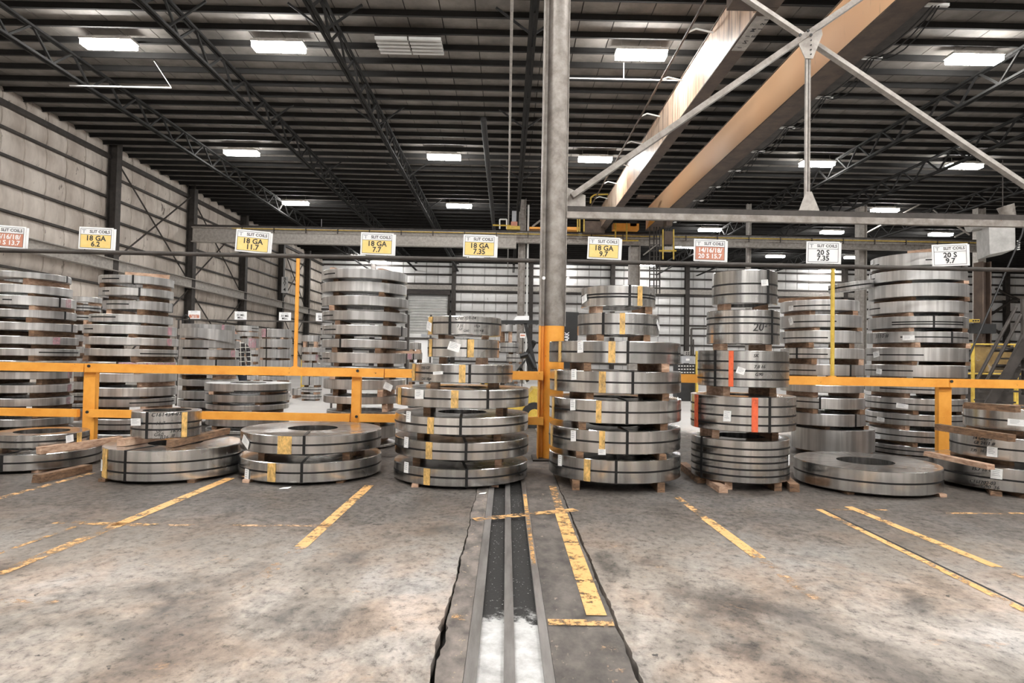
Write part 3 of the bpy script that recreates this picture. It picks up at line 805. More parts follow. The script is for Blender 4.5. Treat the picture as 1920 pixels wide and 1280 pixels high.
stack('B7', 'tallest rear stack at right', [
    (1632, 1815, 473, 497, {'s': [(.6, 1636, 1648), (.6, 1735, 1800)], 't': [(1636, 492, 8, 8)]}), (1630, 1815, 504, 524, {'s': [(.5, 1632, 1640)], 't': [(1626, 523, 10, 14, 30)]}),
    (1628, 1818, 530, 555, {}), (1628, 1817, 563, 585, {'s': [(.5, 1630, 1650)]}), (1627, 1817, 592, 614, {'s': [(.5, 1672, 1806), (.7, 1672, 1806)], 'x': [1751]}),
    (1625, 1817, 621, 642, {'s': [(.5, 1688, 1816)], 'x': [1785], 't': [(1704, 633, 20, 10, 0)], 'w': [(1642, 631, 9, '3110 #')]}), (1623, 1817, 651, 677, {'s': [(.55, 1625, 1732)], 't': [(1644, 664, 13, 11, 10)]}),
    (1621, 1815, 684, 707, {'s': [(.5, 1622, 1712)], 't': [(1649, 696, 11, 10, -10)]}), (1622, 1815, 722, 738, {'s': [(.5, 1650, 1780)]}),
    (1622, 1815, 747, 770, {'s': [.5], 't': [(1692, 761, 20, 9, -6)]}), (1622, 1815, 777, 799, {'s': [.5], 't': [(1652, 786, 15, 8, -6)]}), (1624, 1815, 808, 830, {'s': [.5], 't': [(1646, 818, 12, 9)]}), (1624, 1815, 838, 858, {'s': [.5]})],
    Y=9.25, **B)
C = dict(seg=40, mat='coil_dull')
stack('C1', 'far stack left of left yellow pole', [
    (485, 547, 616, 632, {'x': [498], 'p': [(493, 8, 'k')]}), (485, 548, 635, 651, {'x': [498]}), (484, 546, 654, 671, {'x': [499]}), (484, 546, 675, 688, {'x': [499]}), (484, 546, 705, 713, {}), (484, 546, 718, 734, {})], Y=16, fill=True, **C)
stack('C2', 'far stack behind the checked shirt', [
    (440, 485, 610, 620, {'s': [(.5, 470, 484)]}), (441, 484, 622, 630, {}), (449, 486, 634, 652, {'p': [(472, 14, 'k')]}), (455, 490, 656, 664, {}), (455, 490, 668, 678, {}), (455, 490, 683, 698, {}), (455, 490, 704, 712, {})], Y=19.5, fill=True, **C)
stack('C3', 'far stack right of left yellow pole', [
    (566, 600, 628, 640, {'x': [597]}), (566, 610, 651, 660, {}), (566, 596, 664, 676, {'p': [(594, 5, 'k')]}), (566, 600, 680, 694, {'x': [586]}), (566, 604, 706, 722, {'x': [581]})], Y=17.6, fill=True, **C)
stack('C4', 'single low coil on the pale far floor', [(544, 603, 729, 741, {'x': [551]})], Y=18.5, gap=.05, **C)
stack('C5', 'far stack left of the lettered stack', [
    (768, 790, 642, 655, {}), (764, 792, 660, 674, {'x': [775], 'p': [(768, 8, 'k')]}), (766, 800, 680, 694, {}), (766, 796, 700, 716, {})], Y=13, fill=True, **C)
stack('C6', 'far stack beside the forklift guard', [
    (938, 962, 605, 621, {}), (938, 972, 642, 660, {'s': [.5]}), (950, 984, 664, 678, {'s': [.5]}), (940, 975, 682, 700, {})], Y=15.5, fill=True, **C)
stack('C7', 'far stack between the two left stacks', [
    (130, 192, 556, 566, {}), (132, 190, 572, 582, {'s': [.5]}), (130, 190, 590, 600, {'s': [.5]}), (130, 190, 608, 620, {}), (130, 190, 628, 640, {}), (130, 190, 650, 662, {}), (130, 190, 672, 684, {}), (130, 190, 694, 706, {}), (130, 190, 716, 730, {})], Y=11.5, fill=True, **C)
stack('C8', 'far stack between the right rear stacks', [
    (1592, 1640, 752, 764, {}), (1594, 1640, 772, 786, {'s': [.5]}), (1594, 1640, 792, 806, {'s': [.5]})], Y=11.2, fill=True, **C)

# tilted coil and loose sheet pieces on the rear stacks
def tilted(px, py, Yp, ro, h, tilt, label):
    p = PY(px, py, Yp)
    o = make_coil(p.x, p.y, p.z, h, ro, .2, 48, 'coil_dull', label, None, {'s': [.5]})
    o.rotation_euler = (0, R_(tilt), 0)
    return o
b6 = TOPS['B6'][0]
zt = b6[2]
tilted(1596, 545, 9.4, .30, .12, -8, 'small tilted steel coil perched on timber behind right yellow pole')
# bent top wrap of the stack beside the person
b3 = TOPS['B3']
cx, ro, Yc = b3[1][0], b3[1][1], b3[1][4]
mb = MB(); N = 18
for i in range(N+1):
    a = R_(-150+130*i/N); t = i/N
    zb = b3[2][2]+.02+.06*(1-t)-.12*max(0, t-.4)
    ht = .10+.12*t
    for dr in (0, .003):
        mb.v += [Vector((cx+(ro+.03+dr+.03*t)*math.cos(a), Yc+(ro+.03+dr+.03*t)*math.sin(a), z)) for z in (zb, zb+ht)]
for i in range(N):
    k = i*4; mb.f += [(k, k+4, k+5, k+1), (k+2, k+3, k+7, k+6), (k+1, k+5, k+7, k+3), (k, k+2, k+6, k+4)]
tag(mb.build('loose_steel_wrap', 'coil_dull', None, (cx, Yc, b3[2][2])), 'loose bent steel outer wrap sagging on the stack beside the checked shirt', 'steel sheet')

# ================================================================== LONG TIMBERS
def beam(label, a, b, wd=.085, hg=.08, mat='woodpale'):
    spacer(a, b, hg, mat, label, 'loose long timbers', wd)
f1, f2, f8 = TOPS['F1'], TOPS['F2'], TOPS['F8']
z = f1[1][2]+.002
beam('long pale timber lying on the lower coil at far left front', PZ(72, 851, z), PZ(226, 829, z), .07, .07)
beam('short thick timber on the floor sticking out from the far left pile', PZ(68, 905, 0), PZ(165, 884, 0), .09, .075, 'wood')
z = f2[1][2]+.006
hz = max(.04, f2[0][3]-z)
beam('short timber under the left side of the small lettered ring', PZ(227, 836, z), PZ(262, 829, z)+Vector((.08, .25, 0)), .09, hz)
beam('long brown timber across the coil under the small lettered ring', PZ(319, 838, z), PZ(425, 813, z), .075, hz-.002, 'wood')
z = f8[1][2]
beam('brown timber jutting left between the upper coils at far right edge', PZ(1757, 806, z+.0), PZ(1897, 828, z), .07, max(.04, f8[0][3]-z), 'wood')
z = f8[2][2]
beam('pale timber jutting left above the bottom coil at far right edge', PZ(1738, 854, z), PZ(1858, 880, z), .08, max(.04, f8[1][3]-z-.002))
z = f8[0][2]+.004
beam('timber lying on top of the far right front pile', PZ(1812, 765, z), PZ(1908, 773, z), .08, .06, 'wood')
beam('dark timber end on the floor in front of the far right pile', PZ(1868, 930, 0), PZ(1884, 916, 0)+Vector((.02, .3, 0)), .09, .04, 'wood')
beam('dark timber on the floor between the right front stacks', PZ(1280, 878, 0), PZ(1316, 906, 0), .09, .075, 'wood')
beam('pale-ended timber on the floor left of the red-striped stack', PZ(1338, 912, 0)+Vector((0, .12, 0)), PZ(1356, 924, 0), .08, .06, 'woodpale')
beam('timber end on the floor under the right of red-striped stack', PZ(1470, 905, 0), PZ(1490, 922, 0), .09, .075, 'wood')
t7 = TOPS['B7'][0]; z = t7[2]+.002
beam('timber on top of the rear tallest stack at right', Vector((t7[0]-.32, 8.95, z)), Vector((t7[0]-.08, 8.7, z+.0)), .08, .05)
t5 = TOPS['B5'][0]; z = t5[2]+.002
beam('small block on top left of the tall stack right of the left pole', Vector((t5[0]-.42, 8.85, z)), Vector((t5[0]-.36, 9.2, z)), .07, .06)
beam('small block on top right of the tall stack right of the left pole', Vector((t5[0]+.25, 8.75, z)), Vector((t5[0]+.36, 9.1, z)), .07, .05)
t1 = TOPS['B2'][0]; z = t1[2]+.002
beam('timber along the top right of the rear stack second from left', Vector((t1[0]-.02, 8.75, z)), Vector((t1[0]+.42, 9.05, z)), .08, .06)
t6 = TOPS['B6'][0]; z = t6[2]+.003
beam('dark timber on top of the stack behind the right yellow pole', Vector((t6[0]-.5, 9.15, z)), Vector((t6[0]+.02, 8.75, z)), .08, .06, 'wood')
beam('thin timber under the tilted coil behind the right yellow pole', Vector((t6[0]-.05, 9.15, z)), Vector((t6[0]+.42, 9.05, z)), .1, .05)
t5 = TOPS['B5'][5]
beam('board sticking out right of the tall stack right of the left pole', Vector((t5[0]+.30, 8.9, TOPS['B5'][6][2]+.002)), Vector((t5[0]+.80, 8.9, TOPS['B5'][6][2]+.002)), .09, .035)

# scraps of paper on the floor
def scrap(px, py, s, label):
    p = PZ(px, py, .006); mb = MB()
    mb.add([p+Vector((-s, -s*.4, 0)), p+Vector((s*.7, -s*.5, .004)), p+Vector((s, s*.4, .012)), p+Vector((-s*.6, s*.5, .002))], [(0, 1, 2, 3)])
    mb.add([q+Vector((0, 0, -.003)) for q in mb.v[:4]], [(3, 2, 1, 0)])
    mb.f += [(0, 4, 5, 1), (1, 5, 6, 2), (2, 6, 7, 3), (3, 7, 4, 0)]
    tag(mb.build('paper_scrap', 'tag', None, p, sharp=None), label, 'paper')
scrap(535, 915, .05, 'torn white paper scrap on the floor below the front pair')
scrap(905, 925, .035, 'torn white paper scrap on the floor beside the sunken track')

# ================================================================== GUARD RAIL, COLUMN
FY = 7.9
zr1, zr0 = 1.09, .985
def fence(label, xs, posts, lower, name='guard_rail'):
    a, b = xs[0], xs[-1]
    t = empty(name, ((a+b)/2, FY, 0), label, 'guard rail')
    for x0, x1 in zip(xs[:-1], xs[1:]):
        MB().b2((x0, FY-.03, zr0), (x1-.01, FY+.03, zr1)).build('rail', 'yellow', t, sharp=None)
    for x0, x1 in lower:
        MB().b2((x0, FY-.03, .435), (x1, FY+.03, .53)).build('rail', 'yellow', t, sharp=None)
    for x, w_ in posts:
        p = MB(); p.b2((x-w_/2, FY+.035, 0), (x+w_/2, FY+.11, 1.05)).build('post', 'yellow', t, sharp=None)
        MB().b2((x-.12, FY-.02, 0), (x+.12, FY+.2, .015)).build('base_plate', 'yellow', t, sharp=None)
        for zz in (zr1-.03, .50):
            MB().tube((x+.03, FY-.045, zz), (x+.03, FY-.028, zz), .018, 8).build('bolt', 'black', t)
    return t
xa = lambda px: PY(px, 700, FY).x
fence('orange-yellow two-bar guard rail across the left half, behind the front coils', [-9.3, xa(161), xa(722), xa(775)], [(xa(165), .145), (xa(667), .11)], [(-9.3, xa(150)), (xa(171), xa(658)), (xa(676), xa(768))])
fence('short orange-yellow guard rail between the left tall stack and centre column', [xa(800), xa(1020)], [], [(xa(800), xa(1020))])
fence('orange-yellow single-bar guard rail across the right half', [xa(1055), xa(1320), xa(1778), 8.5], [(xa(1776), .16)], [])
for px, l in ((1776, 'r'),): pass

# round column with its flanged post
ct = PY(1045, 0, 7.95); cb = Vector((PY(1040, 600, 7.95).x, 7.95, 0))
cx = cb.x
t = empty('support_column', (cx, 7.95, 0), 'tall grey round steel column with yellow base at the centre', 'column')
zs = PY(1040, 610, 7.85).z
mb = MB(); mb.lathe([(.128, zs), (.128, 9.45)], 32, (cx, 8.02, 0), closed=False); mb.build('pipe_shaft', 'steel_grey', t)
mb = MB(); mb.lathe([(.1285, .02), (.1285, zs)], 32, (cx, 8.02, 0), closed=False); tag(mb.build('painted_base', 'yellow', t), 'yellow painted base of the column')
for nm, z0, z1, mt in (('flange_post', zs, 9.45, 'steel_grey'), ('painted_flange', .02, zs-.001, 'yellow')):
    MB().b2((cx-.19, 7.9, z0), (cx-.175, 8.12, z1)).b2((cx-.175, 8.0, z0), (cx-.13, 8.02, z1)).build(nm, mt, t, sharp=None)
MB().b2((cx+.128, 7.99, zs), (cx+.14, 8.05, 9.45)).build('seam_plate', 'steel_grey', t, sharp=None)
MB().b2((cx-.25, 7.8, 0), (cx+.22, 8.25, .02)).build('base_plate', 'steel_dark', t, sharp=None)
for s in (-1, 1):
    MB().tube((cx+s*.15, 7.88, PY(1036, 522, 7.9).z), (cx+s*.15, 7.86, PY(1036, 522, 7.9).z), .022, 10).build('bolt', 'white', t)

# sign pipe on two poles
zp = 2.46
t = empty('sign_rail', (0, FY, zp), 'dark pipe rail spanning the width that carries the row of signs', 'pipe')
MB().tube((-8.6, FY, zp), (cx-.2, FY, zp), .027, 10).build('pipe', 'steel_dark', t)
MB().tube((cx+.14, FY, zp), (8.6, FY, zp), .027, 10).build('pipe', 'steel_dark', t)
for px, lab in ((556, 'slim yellow pole on the guard rail at left holding the sign rail'), (1561, 'slim yellow pole on the guard rail at right holding the sign rail')):
    x = PY(px, 600, FY).x
    t = empty('sign_pole', (x, FY, 1.09), lab, 'pole')
    MB().tube((x, FY, 1.09), (x, FY, zp-.03), .024, 10).build('pole', 'yellow' if px < 900 else 'pale_yellow', t)
    MB().b2((x-.035, FY-.03, 1.09), (x+.035, FY+.03, 1.10)).build('foot_plate', 'yellow', t, sharp=None)

# ---- signs
def sign(px, py, kind, l1, l2, label, tilt=0, yaw=0):
    p = PY(px, py, FY-.0); p.z = zp+.03+.14
    W, Hh = .40, .275
    t = empty('hanging_sign', p, label, 'sign', None)
    ORG[t.name] = Vector((0, 0, 0))
    def bx(a, b, name, mat, par=t): return MB().b2(a, b).build(name, mat, par, sharp=None)
    panel = bx((-W/2, -.005, -Hh/2), (W/2, .005, Hh/2), 'panel', 'white')
    bk = bx((-W/2+.02, .012, -Hh/2), (W/2+.025, .02, Hh/2-.01), 'back_panel', 'white')
    mb = MB(); iw, ih, q = W/2-.018, Hh/2-.018, .004
    yb = Hh/2-.018-.075
    for a, b in (((-iw, -ih), (iw, -ih+q)), ((-iw, ih-q), (iw, ih)), ((-iw, -ih), (-iw+q, ih)), ((iw-q, -ih), (iw, ih)), ((-iw, yb-q/2), (iw, yb+q/2))):
        mb.b2((a[0], -.0075, a[1]), (b[0], -.0062, b[1]))
    mb.build('border', 'ink', t, sharp=None)
    if kind != 'w': bx((-iw+q, -.0066, -ih+q), (iw-q, -.0056, yb-q/2), 'colour_field', 'signyellow' if kind == 'y' else 'signred')
    def lt(s, size, x, z, mat, bold=.012, xs=1.0):
        v, f = text2d(s, size, 'CENTER', bold)
        MB().add([Vector((x+a*xs, -.0082, z+b)) for a, b in v], f).build('lettering', mat, t, sharp=None)
    lt('SLIT COILS', .050, .045, yb+.037, 'ink', .022)
    lt('T', .062, -iw+.04, yb+.035, 'glass', .02, 1.3)
    zm = (yb-ih)/2
    c = 'white' if kind == 'r' else 'ink'
    sz = .078 if kind == 'r' else .088
    lt(l1, sz, 0, zm+.036, c, .026); lt(l2, sz, 0, zm-.036, c, .026)
    for xx in (-.13, .13):
        MB().tube((xx, .006, -Hh/2-.03), (xx, .006, -Hh/2+.03), .006, 6).build('clip', 'black', t)
    t.rotation_euler = (0, R_(tilt), R_(yaw))
    return t
sign(14, 449, 'r', '14/16/18/', '20 S 13.7', 'red and white hanging sign at the left edge reading 20 S 13.7', 2, 8)
sign(180, 451, 'y', '18 GA', '6.2', 'yellow hanging sign reading 18 GA 6.2, second sign from the left', 1, 4)
sign(474, 455, 'y', '18 GA', '11.7', 'tilted yellow hanging sign reading 18 GA 11.7, left of the yellow pole', 3, 10)
sign(707, 458, 'y', '18 GA', '7.7', 'yellow hanging sign reading 18 GA 7.7, above the tall stack right of pole', 1, 2)
sign(899, 461, 'y', '18 GA', '7.35', 'yellow hanging sign reading 18 GA 7.35, just left of the centre column', 1, 0)
sign(1132, 464, 'y', '18 GA', '9.7', 'yellow hanging sign reading 18 GA 9.7, just right of the centre column', 2, -2)
sign(1331, 470, 'r', '14/16/18/', '20 S 15.7', 'red and white hanging sign reading 20 S 15.7, right of the column', 1, 0)
sign(1543, 473, 'w', '20 S', '7.35', 'all-white hanging sign reading 20 S 7.35, above the right yellow pole', 1, -5)
sign(1781, 478, 'w', '20 S', '9.7', 'all-white hanging sign reading 20 S 9.7, rightmost of the row', -2, -12)

# ---- braced truss on the column, right side
BY = 8.05
t = empty('braced_truss', (cx+.2, BY, 3.1), 'grey steel cross-braced frame bolted to the right of the column', 'brace')
zb_ = 3.10
mb = MB().b2((cx+.13, BY-.05, zb_), (9.5, BY+.05, zb_+.075)); mb.build('bottom_chord', 'steel_dark', t, sharp=None)
MB().b2((cx+.13, BY-.075, zb_-.08), (9.5, BY-.005, zb_)).build('chord_angle', 'steel_grey', t, sharp=None)
J = PY(1515, 64, BY)
a = PY(1072, 368, BY); d = (J-a).normalized()
MB().bar(a, J+d*2.2, .07, .11, up=(0, -1, 0)).build('diagonal', 'steel_grey', t, sharp=None)
a2 = PY(1925, 348, BY+.08); d = (a2-J); d.y = 0; d.normalize()
MB().bar(J-d*1.6+Vector((0, .09, 0)), J+d*5.2+Vector((0, .09, 0)), .05, .09, up=(0, -1, 0)).build('diagonal', 'steel_light', t, sharp=None)
MB().b2((J.x-.03, BY-.02, zb_+.05), (J.x-.006, BY+.02, J.z)).build('hanger', 'steel_light', t, sharp=None)
MB().b2((J.x+.006, BY-.02, zb_+.05), (J.x+.03, BY+.02, J.z)).build('hanger', 'steel_grey', t, sharp=None)
def tri(pts, name, mat='steel_light', y0=BY-.045, th=.012):
    n = len(pts); mb = MB()
    mb.add([(x, y0, z) for x, z in pts]+[(x, y0+th, z) for x, z in pts], [tuple(range(n)), tuple(reversed(range(n, 2*n)))]+[(i, i+n, (i+1) % n+n, (i+1) % n) for i in range(n)])
    return mb.build(name, mat, t, sharp=None)
tri([(J.x-.17, J.z-.07), (J.x-.05, J.z-.33), (J.x+.05, J.z-.33), (J.x+.17, J.z-.02), (J.x+.16, J.z+.05)], 'gusset_plate', y0=BY-.035)
tri([(J.x-.12, zb_+.08), (J.x+.14, zb_+.08), (J.x+.04, zb_+.32), (J.x-.03, zb_+.32)], 'gusset_plate')
tri([(cx+.14, zb_+.08), (cx+.38, zb_+.08), (cx+.38, zb_+.24), (cx+.14, zb_+.34)], 'gusset_plate', y0=BY+.052)
for px, py in ((1500, 66), (1515, 58), (1520, 66)):
    q = PY(px, py, BY-.06); MB().tube(q, q+Vector((0, -.015, 0)), .018, 8).build('bolt', 'black', t)
for k in range(4):
    q = Vector((J.x+.02, BY-.037, J.z-.1-k*.06)); MB().tube(q, q+Vector((0, -.012, 0)), .009, 6).build('bolt', 'black', t)

# ================================================================== CRANE RUNWAY AND BRIDGE
YR = 31.4
xr0, xr1, xr2 = XL+.5, PY(968, 450, YR).x, PY(1858, 450, YR).x
t = empty('crane_runway', (0, YR, 6.7), 'long grey crane runway beam crossing the hall behind the signs', 'beam')
MB().ibeam((xr0, YR, 7.02), (xr1, YR, 7.02), .34, .74, .04).build('deep_beam', 'steel_light', t, sharp=None)
MB().ibeam((xr1, YR, 7.17), (xr2, YR, 7.17), .34, .5, .04).build('shallow_beam', 'steel_grey', t, sharp=None)
MB().b2((xr0, YR-.05, 7.43), (xr2, YR+.05, 7.52)).build('crane_rail', 'steel_dark', t, sharp=None)
MB().tube((xr0+2, YR-.22, 7.33), (xr2, YR-.22, 7.33), .022, 6).build('conductor_bar', 'pale_yellow', t)
MB().tube((xr0+2, YR-.22, 7.22), (xr2, YR-.22, 7.22), .018, 6).build('conductor_bar', 'steel_light', t)
k = xr0+2.5
while k < xr2:
    MB().b2((k-.02, YR-.26, 7.16), (k+.02, YR-.17, 7.4)).build('bracket', 'steel_dark', t, sharp=None); k += 1.55
def col(px, Yc, w_, label, mat='steel_grey', z1=ZC-.25, z0=0, dual=False, d_=None):
    x = PY(px, 500, Yc).x
    t = empty('support_column', (x, Yc, 0), label, 'column')
    MB().ibeam((x, Yc, z0+.02), (x, Yc, z1), w_, d_ or w_, .03, up=(1, 0, 0) if not dual else (0, 1, 0)).build('shaft', mat, t, sharp=None)
    MB().b2((x-w_*.7, Yc-w_*.7, 0), (x+w_*.7, Yc+w_*.7, .02)).build('base_plate', mat, t, sharp=None)
    return t
col(978, YR+.65, .36, 'distant grey column left of the centre column under the runway', 'steel_grey')
t = empty('riser_pipe', (PY(989, 500, YR+.4).x, YR+.4, 0), 'thin pale riser pipe beside the distant column left of centre', 'pipe')
MB().tube((ORG[t.name].x, YR+.4, 0), (ORG[t.name].x, YR+.4, 8.9), .05, 8).build('pipe', 'doorwhite', t)
col(1189, YR+.3, .5, 'distant double grey column under the runway right of centre', 'steel_light', z1=6.9)
col(1403, YR+.7, .2, 'thin distant column behind the red 15.7 sign', 'steel_light')
col(1614, YR+.7, .4, 'distant pale column right of the white 7.35 sign', 'steel_light')
col(1836, YR+.7, .4, 'distant pale column behind the white 9.7 sign', 'steel_light')
col(1842, 14.0, .27, 'brown column rising behind the right edge of the tall rear stack', 'steel_brown', z1=3.55, d_=.2)
# tie rods between the far columns
def rods(pts, label):
    t = empty('brace_rods', PY(*pts[0][0], YR+1), label, 'brace')
    for i, (a, b) in enumerate(pts):
        MB().tube(PY(*a, YR+1+i*.14), PY(*b, YR+1+i*.14), .045, 6).build('rod', 'steel_light', t)
rods([((1622, 438), (1745, 372)), ((1705, 362), (1818, 440))], 'pale crossed tie rods between far columns at right')
rods([((1790, 444), (1935, 372)), ((1850, 372), (1930, 420))], 'pale tie rods at the right edge above the runway')
def girder(x0, x1, z0, z1, ya, yb, mat, label):
    t = empty('crane_girder', (x0, yb, z0), label, 'crane')
    MB().b2((x0, ya, z0+.03), (x0+.02, yb, z1)).build('side_plate', mat, t, sharp=None)
    MB().b2((x1-.02, ya, z0+.03), (x1, yb, z1)).build('side_plate', 'steel_brown', t, sharp=None)
    MB().b2((x0-.03, ya, z0), (x1+.03, yb, z0+.03)).build('bottom_flange', 'steel_brown', t, sharp=None)
    MB().b2((x0-.02, ya, z1), (x1+.02, yb, z1+.025)).build('top_flange', 'steel_brown', t, sharp=None)
    return t
zb0 = 7.56
g1 = girder(4.44, 4.70, zb0, 8.61, 11.2, YR-.4, 'girder_rust', 'left crane girder, streaked orange and white paint, underside lettered')
MB().b2((4.41, 9.5, zb0), (4.73, 11.19, 8.61)).build('girder_end', 'steel_brown', g1, sharp=None)
MB().b2((4.36, 11.22, zb0+.03), (4.435, 11.42, 8.58)).build('end_stiffener', 'girder_rust', g1, sharp=None)
MB().b2((3.8, 10.6, 7.49), (4.40, 11.19, 8.6)).build('end_truck', 'steel_brown', g1, sharp=None)
MB().tube((3.84, 11.2, 8.45), (3.84, YR-.5, 8.45), .028, 8).build('handrail', 'steel_brown', g1)
yy = 13.9
while yy < YR-1:
    MB().path([(4.43, yy, 8.5), (4.05, yy, 8.58), (3.84, yy, 8.48)], .022, 6).build('rail_bracket', 'doorwhite', g1); yy += 2.45
# lettered plate under the girder
pl = MB().b2((4.44, 11.45, zb0-.02), (4.71, 12.75, zb0-.004)).build('lettered_plate', 'steel_light', g1, sharp=None)
for s, u, v in (('I', .80, .05), ('S', .76, .17), ('M', .42, .36), ('I', .82, .32), ('I', .35, .55), ('E', .78, .55), ('N', .5, .74), ('I', .40, .93)):
    q, f = text2d(s, .115, 'CENTER', .03)
    X, Yq = 4.44+.28*u, 11.5+1.2*v
    MB().add([Vector((X+b*1.0, Yq-a*1.5, zb0-.022)) for a, b in q], [tuple(reversed(k)) for k in f]).build('lettering', 'ink', pl, sharp=None)
g2 = girder(6.68, 7.2, zb0, 8.61, 9.5, YR-.4, 'girder', 'right-hand wide crane girder in plain orange paint with cables along it')
MB().add([(6.67, YR-1.2, 7.9), (6.67, YR-.41, 7.57), (6.67, YR-2.4, 7.57)], [(0, 1, 2)]).build('end_patch', 'yellow', g2, sharp=None)
yy = 11.0
while yy < YR-1:
    MB().b2((7.25, yy, zb0+.0), (7.66, yy+.06, zb0+.05)).build('walkway_bracket', 'doorwhite', g2, sharp=None)
    yb_ = yy
    for kk, sag in enumerate((.16, .3, .42)):
        MB().path([Vector((7.36+.06*kk, yb_+2.0*u, zb0+.0-sag*4*u*(1-u)*.7)) for u in (0, .17, .33, .5, .67, .83, 1)], .013, 5).build('festoon_cable', 'rubber', g2)
    yy += 2.0
MB().b2((7.25, 9.5, zb0+.06), (7.6, YR-.6, zb0+.10)).build('walkway', 'steel_dark', g2, sharp=None)
# end truck on the runway
t = empty('crane_end_truck', (5.5, YR-.2, 7.55), 'yellow and brown crane end truck sitting on the runway', 'crane')
def PB(x0, y0, x1, y1, Ya, Yb): 
    a, b = PY(x0, y0, Ya), PY(x1, y1, Ya); return (min(a.x, b.x), Ya, min(a.z, b.z)), (max(a.x, b.x), Yb, max(a.z, b.z))
for nm, q, mt in (('gearbox', (1095, 414, 1134, 436), 'steel_brown'), ('yoke', (1150, 418, 1198, 431), 'yellow'), ('walkway_plate', (1060, 425, 1086, 431), 'yellow'), ('motor', (1182, 414, 1194, 424), 'black')):
    MB().b2(*PB(*q, YR-.9, YR-.45)).build(nm, mt, t, sharp=None)
for px in (1083, 1087, 1095, 1154, 1175):
    y0, y1 = (396, 434) if px < 1100 else (418, 451)
    MB().tube(PY(px, y0, YR-.95), PY(px, y1, YR-.95), .035, 6).build('railing_post', 'pale_yellow', t)
MB().tube(PY(1160, 451, YR-.95), PY(1197, 451, YR-.95), .035, 6).build('railing', 'pale_yellow', t)
MB().path([PY(1107, 381, YR-.9), PY(1108, 370, YR-.9), PY(1115, 365, YR-.9), PY(1140, 364, YR-.9), PY(1141, 381, YR-.9)], .04, 6).build('railing', 'pale_yellow', t)
MB().b2(*PB(1196, 365, 1228, 369, YR-4, YR-3.6)).build('cross_walk', 'steel_brown', t, sharp=None)
t = empty('maintenance_trolley', PY(950, 430, YR), 'yellow service trolley parked on the runway left of the column', 'crane')
MB().b2(*PB(993, 425, 1062, 430, YR-.3, YR+.3)).build('frame', 'yellow', t, sharp=None)
MB().b2(*PB(950, 423, 975, 430, YR-.25, YR+.25)).build('frame', 'pale_yellow', t, sharp=None)
MB().b2(*PB(960, 395, 968, 415, YR-.15, YR+.1)).build('control_box', 'glass', t, sharp=None)
MB().b2(*PB(958, 415, 970, 424, YR-.15, YR+.1)).build('motor', 'signred', t, sharp=None)
MB().tube(PY(924, 422, YR), PY(958, 423, YR), .04, 6).build('arm', 'pale_yellow', t)
MB().path([PY(937, 429, YR), PY(937, 411, YR), PY(950, 411, YR), PY(950, 429, YR)], .035, 6).build('hoop', 'doorwhite', t)
MB().tube(PY(998, 425, YR), PY(1013, 413, YR), .05, 6).build('strut', 'steel_light', t)
# hoist and ladder hanging below the girder
t = empty('crane_hoist', PY(1253, 430, 27), 'brown crane hoist and hook block hanging under the girder', 'crane')
MB().b2(*PB(1246, 433, 1262, 458, 27, 27.5)).build('drum_housing', 'steel_brown', t, sharp=None)
for x0 in (1243, 1263):
    MB().tube(PY(x0, 430, 27), PY(x0, 486, 27), .03, 6).build('frame_bar', 'pale_yellow', t)
MB().tube(PY(1236, 470, 27), PY(1268, 470, 27), .04, 6).build('frame_bar', 'pale_yellow', t)
MB().b2(*PB(1246, 462, 1262, 470, 27, 27.4)).build('hook_block', 'steel_light', t, sharp=None)
for x0 in (1248, 1253, 1258): MB().tube(PY(x0, 425, 27.2), PY(x0, 462, 27.2), .012, 5).build('wire_rope', 'black', t)
MB().b2((6.70, 27, 7.0), (6.95, 27.5, 7.555)).build('suspension', 'steel_brown', t, sharp=None)
t = empty('cage_ladder', PY(1230, 450, 30), 'dark caged ladder hanging from the runway right of centre', 'ladder')
for x0 in (1218, 1226, 1231, 1237):
    MB().tube(Vector((PY(x0, 432, 30).x, 30, 7.555)), PY(x0, 550, 30), .03, 5).build('stile', 'steel_dark', t)
for k in range(9):
    MB().tube(PY(1218, 448+k*11, 30), PY(1237, 448+k*11, 30), .025, 5).build('rung', 'steel_dark', t)
MB().tube(PY(1206, 478, 30), PY(1232, 458, 30), .03, 5).build('handrail', 'steel_light', t)

# heater and duct at right
t = empty('unit_heater', PY(1880, 445, 13.2), 'grey sheet-metal heater box with elbow duct at the right edge', 'heater')
a = [PY(1854, 423, 13.2), PY(1903, 412, 13.2), PY(1904, 467, 13.2), PY(1856, 477, 13.2)]
b = [p+Vector((.25, .7, 0)) for p in a]
MB().add(a+b, [(0, 1, 2, 3), (7, 6, 5, 4), (0, 4, 5, 1), (1, 5, 6, 2), (2, 6, 7, 3), (3, 7, 4, 0)]).build('casing', 'galv', t, sharp=None)
MB().tube(PY(1816, 424, 13.6), PY(1875, 414, 13.6), .13, 16).build('duct', 'galv', t)
MB().tube(PY(1885, 386, 13.5), PY(1895, 415, 13.5), .16, 14, .11).build('duct_elbow', 'steel_grey', t)
MB().bar(PY(1863, 424, 13.19), PY(1902, 415, 13.19), .01, .04).build('seam', 'steel_grey', t, sharp=None)
MB().tube(PY(1880, 395, 13.5), PY(1880, 300, 13.5), .01, 5).build('hanger', 'steel_dark', t)
for k in range(5): MB().tube(PY(1907, 452+k*4, 13.15), PY(1912, 451+k*4, 13.15), .012, 5).build('nozzle', 'doorwhite', t)

